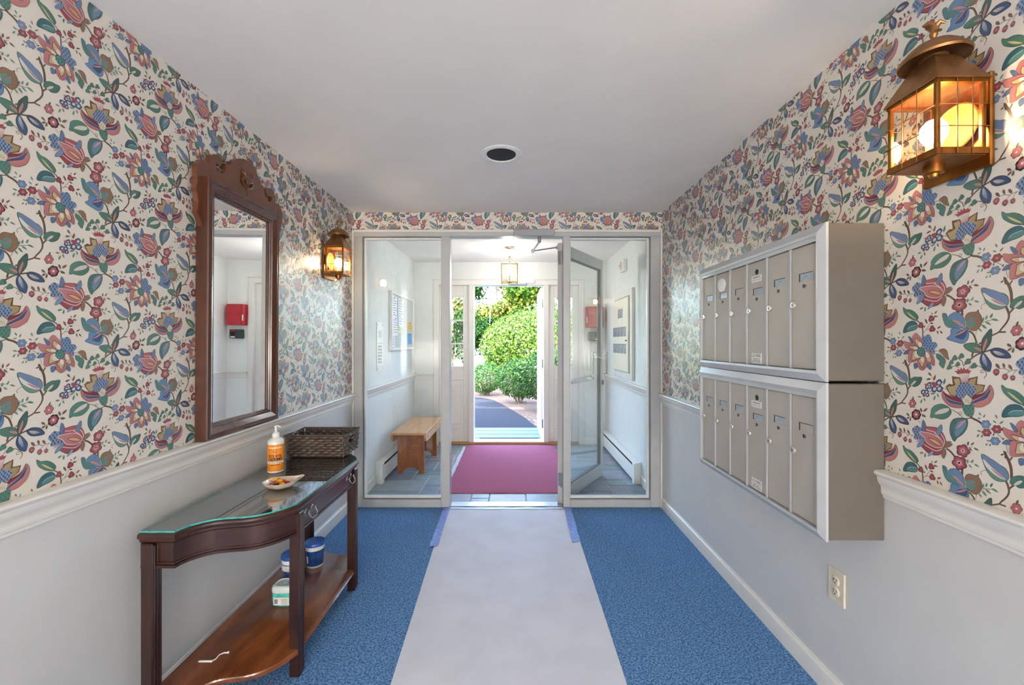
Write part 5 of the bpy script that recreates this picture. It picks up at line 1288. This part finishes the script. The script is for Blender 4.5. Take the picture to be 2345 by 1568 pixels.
# candy dish: leaf-like bowl with a stem handle
dx, dyv = -1.052, 1.885
m_dish = M('cream_ceramic', rgb(222, 208, 190), 0.2, var=0.04, coat=.4)
b = MB(); n = 72
def dish(r, a):
    sc = 1 + .05 * math.cos(5 * a); L = r * sc
    x = .070 * L * math.cos(a); y = .062 * L * math.sin(a)
    k = 1.0 if abs(a - .75) < .17 else 0.0; x += k * .062 * max(0, r - .8) * 2.6 * math.cos(.75) * .9; y += k * .062 * max(0, r - .8) * 2.6 * math.sin(.75) * .9
    return x, y
lv = [(.0, .004), (.45, .004), (.7, .010), (.88, .021), (1.0, .031), (1.03, .031), (.92, .019), (.72, .006), (.5, .0), (.0, .0)]
V = []; 
for (r_, z_) in lv:
    for k in range(n): x, y = dish(max(r_, .001), 2 * math.pi * k / n); V.append((dx + x, dyv + y, GZ + z_ + (.006 * max(0, math.cos(2 * math.pi * k / n - .75)) ** 10 if r_ > .95 else 0)))
b.add(V, [(q * n + k, q * n + (k + 1) % n, (q + 1) * n + (k + 1) % n, (q + 1) * n + k) for q in range(len(lv) - 1) for k in range(n)])
tag(obj('candy_dish', b, m_dish, None, 50), 'cream ceramic leaf shaped dish with a stem handle holding candies', 'dish')
cands = [('pink', rgb(214, 78, 104), -.030, -.012, .010, 20), ('golden yellow', rgb(232, 170, 44), -.022, .016, .012, 70), ('orange red', rgb(214, 70, 30), .002, .020, .013, 110), ('lemon yellow', rgb(226, 206, 50), .012, -.010, .012, -20), ('dark brown', rgb(70, 34, 22), -.010, -.022, .010, 40), ('tomato red', rgb(206, 52, 44), .030, .006, .012, 150), ('amber', rgb(220, 130, 50), -.004, .000, .024, 10), ('pale gold', rgb(236, 200, 90), -.036, .022, .020, 80)]
for nm, c, ax, ay, az, an in cands:
    mc = M('candy_wrap_' + nm.replace(' ', '_'), c, 0.25, var=.2, scale=90, bump=.5, bscale=300); a = math.radians(an); ca, sa = math.cos(a), math.sin(a)
    def CT(x, y, z, ax=ax, ay=ay, az=az, ca=ca, sa=sa): return (dx + ax + x * ca - y * sa, dyv + ay + x * sa + y * ca, GZ + az + z)
    b = MB(CT); b.ell((0, 0, .006), (.016, .010, .009), 10, 6)
    for s in (-1, 1): b.add([(s * .011, 0, .004), (s * .02, -.008, .010), (s * .023, -.003, .003), (s * .022, .003, .011), (s * .02, .008, .004)], [(0, 1, 2), (0, 2, 3), (0, 3, 4), (2, 1, 0), (3, 2, 0), (4, 3, 0)])
    tag(obj('wrapped_candy', b, mc, None, 60, recalc=False), nm + ' wrapped candy lying in the cream dish', 'candy', 'candies in the dish')

# woven basket
m_weave = M('dark_weave', rgb(58, 46, 38), 0.32, c2=rgb(104, 88, 76), scale=60, stretch=(1, 1, 3), bump=.3, bscale=200)
kx0, kx1, ky0, ky1, kz0, kh = -1.285, -.968, 2.372, 2.575, GZ, .125
t = thing('woven_basket', ((kx0 + kx1) / 2, (ky0 + ky1) / 2, GZ), 'dark woven rectangular basket with handle holes on the console table', 'basket')
b = MB(); b.cbox(kx0 + .008, kx1 - .008, ky0 + .008, ky1 - .008, kz0, kz0 + .006, .002); obj('basket_floor', b, m_weave, t)
def wside(p0, p1, nrm, hole, seed):
    b = MB(); L = math.dist(p0, p1); ns = max(6, int(L / .024)); rows = 8; r_ = random.Random(seed); ux, uy = (p1[0] - p0[0]) / L, (p1[1] - p0[1]) / L
    fl = .010
    for k in range(rows):
        z = kz0 + .006 + (kh - .010) * (k + .5) / rows; out = fl * k / rows
        segs = [(0, ns)] if not (hole and 4 <= k <= 6) else [(0, int(ns * .32)), (int(ns * .68), ns)]
        for (s0, s1) in segs:
            pts = []
            for i in range(s0 * 2, s1 * 2 + 1):
                f = i / (2 * ns); w = .0062 * (1 if (i // 2 + k) % 2 else -1) * (1 if i % 2 else 0)
                pts.append((p0[0] + ux * L * f + nrm[0] * (w + out), p0[1] + uy * L * f + nrm[1] * (w + out), z + r_.uniform(-.0008, .0008)))
            b.tube(pts, .0076, 6)
    for i in range(ns + 1):
        f = i / ns
        b.tube([(p0[0] + ux * L * f, p0[1] + uy * L * f, kz0 + .003), (p0[0] + ux * L * f + nrm[0] * fl, p0[1] + uy * L * f + nrm[1] * fl, kz0 + (kh if not (hole and .34 < f < .66) else kh * .56))], .003, 5)
    return lab(obj('woven_side', b, m_weave, t, 60), 'twisted dark strands woven in rows')
wside((kx0, ky0), (kx1, ky0), (0, -1), False, 1); wside((kx1, ky0), (kx1, ky1), (1, 0), True, 2); wside((kx1, ky1), (kx0, ky1), (0, 1), False, 3); wside((kx0, ky1), (kx0, ky0), (-1, 0), True, 4)
b = MB(); f = .011
b.tube([(kx0 - f, ky0 - f, kz0 + kh), (kx1 + f, ky0 - f, kz0 + kh), (kx1 + f, ky1 + f, kz0 + kh), (kx0 - f, ky1 + f, kz0 + kh), (kx0 - f, ky0 - f, kz0 + kh), (kx1 + f, ky0 - f, kz0 + kh)], .006, 7); obj('rim', b, m_weave, t, 60)

# tubs on the lower shelf
SZ = .1184
m_blue = M('blue_lid', rgb(36, 92, 176), 0.3, var=.05); m_navy = M('navy_label', rgb(26, 60, 118), 0.35, c2=rgb(44, 84, 146), scale=40); m_tubw = M('white_tub', rgb(226, 232, 236), 0.3)
m_multi = M('printed_label', rgb(40, 52, 110), 0.4, c2=rgb(120, 140, 190), scale=34)
def tub(x, y, r, h, name, label, lm, extra=None):
    t = thing(name, (x, y, SZ), label, 'tub')
    b = MB(); b.lathe([(.0001, 0), (r * .80, 0), (r * .84, .004), (r * .96, h * .80), (r * .96, h * .88), (.0001, h * .88)], (x, y, SZ), 28); bd = obj('tub_body', b, m_tubw, t, 40)
    b = MB(); b.lathe([(r * .855, h * .08), (r * .955, h * .70)], (x, y, SZ), 28); b.mi = 1
    if extra:
        for (c, a0, a1, z0, z1) in extra:
            b.mi = c; n = 8; b.add([(x + (r * (.845 + .16 * z) + .0007) * math.cos(a0 + (a1 - a0) * i / n), y + (r * (.845 + .16 * z) + .0007) * math.sin(a0 + (a1 - a0) * i / n), SZ + h * z) for z in (z0, z1) for i in range(n + 1)], [(i, i + 1, n + 2 + i, n + 1 + i) for i in range(n)])
    lab(obj('label_wrap', b, [lm, m_red, m_noteP, m_tubw], bd, 50, recalc=False), 'printed wrap label')
    b = MB(); b.lathe([(.0001, h * .9), (r * .95, h * .88), (r * 1.0, h * .86), (r * 1.03, h * .87), (r * 1.03, h * .97), (r * .98, h), (r * .9, h * .985), (.0001, h * .985)], (x, y, SZ), 32)
    for k in range(12):
        a = k * math.pi / 6; b.tube([(x + r * .25 * math.cos(a), y + r * .25 * math.sin(a), SZ + h * .985), (x + r * .8 * math.cos(a), y + r * .8 * math.sin(a), SZ + h * .985)], .0014, 5)
    lab(obj('lid', b, m_blue, t, 40), 'blue ribbed lid')
tub(-1.119, 2.352, .052, .135, 'wipes_tub', 'blue lidded tub with a navy label, the farther one on the lower shelf', m_navy, [(3, -2.2, -1.9, .2, .5)])
tub(-1.172, 2.215, .054, .135, 'wipes_tub', 'blue lidded white tub with a red and yellow printed label behind the table leg', m_multi, [(1, -1.1, -.4, .48, .6), (2, -1.0, -.35, .18, .34), (3, -2.6, -1.3, .45, .66)])
# air freshener jar
jx, jy = -1.100, 2.015
t = thing('gel_freshener', (jx, jy, SZ), 'teal gel air freshener jar with a pale vented lid on the lower shelf', 'air freshener')
m_gel = M('teal_gel', rgb(40, 168, 164), 0.2, c2=rgb(100, 206, 196), scale=40); m_frost = M('frosted_lid', rgb(214, 228, 226), 0.35)
def rring(sx_, sy2, z, r0): 
    out = []
    for k in range(32):
        a = 2 * math.pi * k / 32; ca, sa = math.cos(a), math.sin(a); p = 4
        q = (abs(ca) ** p + abs(sa) ** p) ** (-1 / p); out.append((jx + sx_ * q * ca, jy + sy2 * q * sa, z))
    return out
def rstack(levels):
    b = MB(); V = []; n = 32
    for (s, z) in levels: V += rring(.052 * s, .042 * s, SZ + z, 0)
    b.add(V, [(q * n + k, q * n + (k + 1) % n, (q + 1) * n + (k + 1) % n, (q + 1) * n + k) for q in range(len(levels) - 1) for k in range(n)] + [tuple(reversed(range(n))), tuple((len(levels) - 1) * n + k for k in range(n))]); return b
gj = obj('gel_body', rstack([(.86, 0), (.96, .006), (1.0, .03), (.98, .062)]), m_gel, t, 50)
b = MB(); b.box(jx - .034, jx + .040, jy - .0432, jy - .0424, SZ + .010, SZ + .046); b.mi = 1
for k in range(4): b.box(jx + .002, jx + .034, jy - .0438, jy - .0432, SZ + .016 + .007 * k, SZ + .018 + .007 * k)
b.box(jx - .030, jx - .014, jy - .0438, jy - .0432, SZ + .016, SZ + .038); lab(obj('label_patch', b, [m_plate, m_inkg], gj), 'pale paper label')
ld = obj('vented_lid', rstack([(.98, .0625), (1.02, .066), (1.02, .078), (.96, .090), (.80, .094), (.78, .091)]), m_frost, t, 40)
b = MB()
for k in range(18):
    a = k * math.pi / 9
    for r_ in (.014, .026): b.tube([(jx + r_ * math.cos(a), jy + .8 * r_ * math.sin(a), SZ + .0915), (jx + (r_ + .008) * math.cos(a), jy + .8 * (r_ + .008) * math.sin(a), SZ + .0915)], .0012, 4)
lab(obj('vent_ribs', b, m_inkg, ld), 'fine vent ribs')
# small white adaptor lead
b = MB(); b.cbox(-1.232, -1.178, 1.632, 1.640, SZ, SZ + .005, .001); b.tube([(-1.18, 1.637, SZ + .003), (-1.172, 1.645, SZ + .004), (-1.172, 1.665, SZ + .006), (-1.16, 1.676, SZ + .006), (-1.15, 1.678, SZ + .004)], .0022, 6); b.ell((-1.147, 1.68, SZ + .0045), (.005, .005, .0045), 8, 6)
tag(obj('cable_clip', b, m_white, None, 50), 'short white plastic clip with a bent end on the lower shelf', 'clip')
# ---------------------------------------------------------------- outside the front door
m_soil = M('leafy_soil', rgb(66, 48, 38), 0.9, c2=rgb(112, 90, 76), scale=40, bump=.8, bscale=60)
m_asph = M('asphalt_path', rgb(34, 36, 42), 0.9, c2=rgb(58, 60, 68), scale=120, bump=.6, bscale=200, spec=.1)
m_grass = M('distant_lawn', rgb(52, 80, 34), 0.9, c2=rgb(84, 110, 52), scale=6, bump=.5)
m_deck = M('painted_deck', rgb(104, 124, 122), 0.5, var=.04, scale=20)
m_mat = M('ribbed_mat', rgb(52, 54, 62), 0.9, var=.2, scale=60, bump=.6)
m_bark = M('bark', rgb(84, 72, 62), 0.9, c2=rgb(130, 116, 102), scale=24, stretch=(1, 1, .2), bump=.6, bscale=40)
b = MB(); b.box(-40, 40, YB + .16, 60, -.25, -.075); struct(obj('ground', b, m_soil), 'planting bed soil and leaf litter outside')
b = MB(); pth = [(-4.0, 6.8), (.46, 6.8), (.37, 7.03), (.19, 7.97), (.03, 8.55), (-.143, 9.15), (-.30, 9.7), (-.50, 10.3), (-.78, 10.75), (-1.2, 11.0), (-2.0, 11.15), (-4.0, 11.2)]
b.prism(pth, -.1, -.055, lambda u, v, w: (u, v, w)); struct(obj('path', b, m_asph), 'dark asphalt path curving away from the door')
b = MB(); b.box(-40, 40, 16, 58, -.08, -.05); struct(obj('lawn', b, m_grass), 'lawn beyond the shrubs')
t = thing('door_step', (-.05, 6.5, -.06), 'pale painted plank step outside the front door', 'step')
for k in range(4):
    y0 = YB + .205 + k * .245; b = MB(); b.cbox(-.95, .85, y0, y0 + .217, -.05, -.012, .004); obj('plank', b, m_deck, t)
for x in (-.8, -.05, .7):
    b = MB(); b.box(x - .02, x + .02, YB + .2, 6.8, -.075, -.05); obj('bearer', b, m_deck, t)
b = MB(); b.cbox(-.5, .34, YB + .205, YB + .40, -.0118, -.004, .002)
for k in range(28): b.lathe([(.008, 0), (.008, .004), (.0001, .006)], (-.48 + .03 * k, YB + .395, -.006), 6)
for k in range(5): b.box(-.49, .33, YB + .22 + .035 * k, YB + .235 + .035 * k, -.0045, -.001)
tag(obj('door_mat', b, m_mat), 'dark ribbed door mat on the pale plank step', 'door mat')

def foliage(name, parent, P, N, L, W, pal, seed, rough_mat):
    """N leaves at points P with normals N; each leaf a folded diamond"""
    rng = np.random.default_rng(seed); n = len(P)
    d = rng.normal(size=(n, 3)); d -= (d * N).sum(1, keepdims=True) * N * .75; d[:, 2] -= .25; d /= np.linalg.norm(d, axis=1, keepdims=True)
    sd = np.cross(d, N); sd /= np.linalg.norm(sd, axis=1, keepdims=True) + 1e-9; up = np.cross(sd, d)
    l = L * rng.uniform(.7, 1.25, (n, 1)); w = W * rng.uniform(.8, 1.2, (n, 1))
    V = np.stack([P, P + d * l * .45 + sd * w - up * w * .3, P + d * l, P + d * l * .45 - sd * w - up * w * .3], 1).reshape(-1, 3)
    c0 = (V.min(0) + V.max(0)) / 2
    me = bpy.data.meshes.new(name); me.vertices.add(4 * n); me.vertices.foreach_set('co', (V - c0).ravel())
    me.loops.add(4 * n); me.loops.foreach_set('vertex_index', np.arange(4 * n, dtype=np.int32)); me.polygons.add(n); me.polygons.foreach_set('loop_start', (4 * np.arange(n)).astype(np.int32)); me.update(calc_edges=True)
    pal = np.array([rgb(*c, .30) for c in pal]); i = rng.integers(0, len(pal), n); t = rng.uniform(.75, 1.25, (n, 1)); c = np.clip(pal[i] * np.concatenate([t, t, t, np.ones((n, 1))], 1), 0, 1)
    at = me.color_attributes.new('Col', 'FLOAT_COLOR', 'CORNER'); at.data.foreach_set('color', np.repeat(c, 4, 0).ravel().astype(np.float32))
    me.materials.append(rough_mat); o = bpy.data.objects.new(name, me); COL.objects.link(o); o.parent = parent; o.location = Vector(c0) - WLOC[parent.name]; WLOC[o.name] = Vector(c0); return o
m_leafg = attr_mat('glossy_leaves', .45, .2, .3); m_leafm = attr_mat('matt_leaves', .65, .1, .4)
def blob_points(c, r, n, seed, bumps=10, shell_=.22, zmin=None):
    rng = np.random.default_rng(seed); d = rng.normal(size=(n, 3)); d /= np.linalg.norm(d, axis=1, keepdims=True)
    bd = rng.normal(size=(bumps, 3)); bd /= np.linalg.norm(bd, axis=1, keepdims=True)
    k = 1 + .16 * np.clip((d @ bd.T - .75) / .25, 0, 1).max(1) - .06
    s = k * (1 - shell_ * rng.uniform(0, 1, n) ** 1.5)
    P = np.array(c) + d * s[:, None] * np.array(r); N = d / np.array(r); N /= np.linalg.norm(N, axis=1, keepdims=True); N = N + rng.normal(size=N.shape) * .35; N /= np.linalg.norm(N, axis=1, keepdims=True)
    if zmin is not None: q = P[:, 2] > zmin; P, N = P[q], N[q]
    return P, N
def stems(parent, base, top, n, r, spread, seed, name='stem'):
    rd = random.Random(seed); b = MB()
    for k in range(n):
        a = rd.uniform(0, 6.28); q = rd.uniform(.4, 1) * spread; x, y = base[0] + .15 * spread * math.cos(a), base[1] + .15 * spread * math.sin(a)
        b.tube([(x, y, base[2]), (x + .5 * q * math.cos(a), y + .5 * q * math.sin(a), (base[2] + top) * .5), (base[0] + q * math.cos(a), base[1] + q * math.sin(a), top)], [r, r * .75, r * .35], 6)
    return obj(name, b, m_bark, parent)
def shrub(name, x, y, rx, ry, h, n, L, W, pal, seed, label, lift=.12, mat=None):
    t = thing(name, (x, y, -.075), label, 'shrub'); cz_ = lift + (h - lift) * .5
    P, N = blob_points((x, y, cz_), (rx, ry, (h - lift) * .52), n, seed, 14, .3, -.03); foliage('foliage', t, P, N, L, W, pal, seed, mat or m_leafg)
    stems(t, (x, y, -.08), h * .7, 9, .022, rx * .7, seed); return t
LG = [(150, 205, 52), (180, 222, 84), (112, 176, 40), (200, 230, 120), (74, 128, 30), (60, 108, 28)]  # the darkest greens stand in for shade inside the shrub
shrub('rounded_shrub', .75, 13.3, 1.9, 1.25, 2.42, 19000, .095, .023, LG, 21, 'large rounded light green shrub in the sun beyond the path', .05)
shrub('rounded_shrub', -2.4, 11.9, .55, .6, 1.05, 5000, .08, .02, [(120, 186, 70), (90, 160, 56), (150, 205, 90)], 22, 'smaller bright green shrub at the bend of the path', .1)
shrub('broadleaf_shrub', .74, 8.9, .72, .6, 1.18, 7000, .06, .015, [(70, 130, 48), (96, 160, 60), (48, 100, 40), (150, 196, 100), (56, 112, 66)], 23, 'open dark green shrub beside the path in front of the large shrub', .2)
shrub('broadleaf_shrub', .12, 10.0, .5, .45, .9, 2600, .07, .017, [(96, 160, 70), (76, 136, 60), (130, 186, 90)], 24, 'low leafy shrub between the path edge and the large shrub', .1)
shrub('broadleaf_shrub', 2.5, 9.4, .9, .9, 1.5, 3000, .08, .02, [(76, 124, 70), (96, 150, 84), (60, 104, 60)], 25, 'dark green shrub in the bed beside the open front door', .15)
shrub('broadleaf_shrub', -.76, 11.42, .42, .42, .78, 2600, .06, .016, [(110, 176, 76), (90, 156, 64), (140, 196, 96)], 26, 'small bright leafy shrub at the very edge of the path bend', .02)
# leaf litter along the bed
rd = random.Random(31); b = MB()
for k in range(420):
    x = rd.uniform(-.4, 2.2); y = rd.uniform(6.95, 8.15)
    if x < .50 - (y - 6.8) * .24: continue
    a = rd.uniform(0, 6.28); L = rd.uniform(.02, .05); z = -.073 + rd.uniform(0, .01)
    b.add([(x, y, z), (x + L * math.cos(a) - .3 * L * math.sin(a), y + L * math.sin(a) + .3 * L * math.cos(a), z + rd.uniform(0, .012)), (x + 1.8 * L * math.cos(a), y + 1.8 * L * math.sin(a), z), (x + L * math.cos(a) + .3 * L * math.sin(a), y + L * math.sin(a) - .3 * L * math.cos(a), z + rd.uniform(0, .012))], [(0, 1, 2, 3)])
m_litter = M('dry_leaves', rgb(150, 112, 84), .8, c2=rgb(206, 190, 170), scale=14)
lt = obj('leaf_litter', b, m_litter, recalc=False); lt['kind'] = 'stuff'; tag(lt, 'dry leaf litter scattered over the planting bed', 'leaves')
def tree(x, y, h, cr, cz_, n, L, pal, seed, label, tr=.09):
    t = thing('tree', (x, y, -.08), label, 'tree', 'trees beyond the shrubs'); rd = random.Random(seed)
    b = MB(); b.tube([(x, y, -.1), (x + .1, y, h * .35), (x - .08, y + .1, h * .65), (x, y, h * .95)], [tr, tr * .8, tr * .55, tr * .15], 8); obj('trunk', b, m_bark, t)
    Ps, Ns = [], []; b = MB()
    for k in range(11):
        a = rd.uniform(0, 6.28); q = rd.uniform(.35, .95); zz = cz_ + rd.uniform(-.8, .8) * cr[2]
        c = (x + q * cr[0] * math.cos(a), y + q * cr[1] * math.sin(a), zz); s = rd.uniform(.32, .5)
        P, N = blob_points(c, (cr[0] * s, cr[1] * s, cr[2] * s * .8), n // 11, seed * 20 + k, 5, .8); Ps.append(P); Ns.append(N)
        b.tube([(x, y, max(.4, zz - .9)), ((x + c[0]) / 2, (y + c[1]) / 2, zz - .3), c], [tr * .35, tr * .25, tr * .1], 5)
    obj('branches', b, m_bark, t); foliage('crown', t, np.concatenate(Ps), np.concatenate(Ns), L, L * .32, pal, seed, m_leafm)
G_ = [(86, 142, 44), (120, 172, 56), (60, 110, 38), (206, 200, 70)]; G3 = [(56, 106, 44), (78, 130, 54), (44, 86, 40)]; G4 = [(120, 150, 56), (176, 186, 80), (84, 116, 46), (214, 200, 96)]
tree(1.6, 17.4, 6.5, (2.0, 1.5, 2.2), 3.3, 12000, .16, G_, 41, 'leafy green tree with yellowing leaves behind the large shrub')
tree(-.9, 20.8, 7, (2.2, 1.6, 2.6), 3.5, 11000, .17, G4, 42, 'sparse pale green tree with light showing through its crown')
tree(-2.5, 16.4, 6, (1.2, 1.2, 1.9), 2.5, 5000, .15, G3, 43, 'dark green tree standing behind the bend of the path')
tree(6.8, 23.0, 7.5, (2.0, 1.8, 2.6), 3.6, 5000, .18, G3, 44, 'dark green tree behind the bed beside the open door')
tree(.4, 25.0, 8, (2.6, 2.0, 2.6), 3.6, 5000, .2, G_, 45, 'distant green tree farthest behind the large shrub')
tree(-5.4, 22.5, 8, (2.4, 2.0, 2.6), 3.4, 5000, .2, G3, 46, 'distant dark tree beyond the lawn')
tree(-2.4, 7.3, 7, (1.7, 1.2, 1.0), 5.4, 9000, .15, G3, 47, 'tall unseen tree added beside the path so its crown shades it')  # out of view, added to cast shadow on the far path
tree(-.85, 15.5, 3.0, (.8, .7, .9), 1.6, 3500, .13, G3, 48, 'low dark green tree close behind the shrubs', .05)
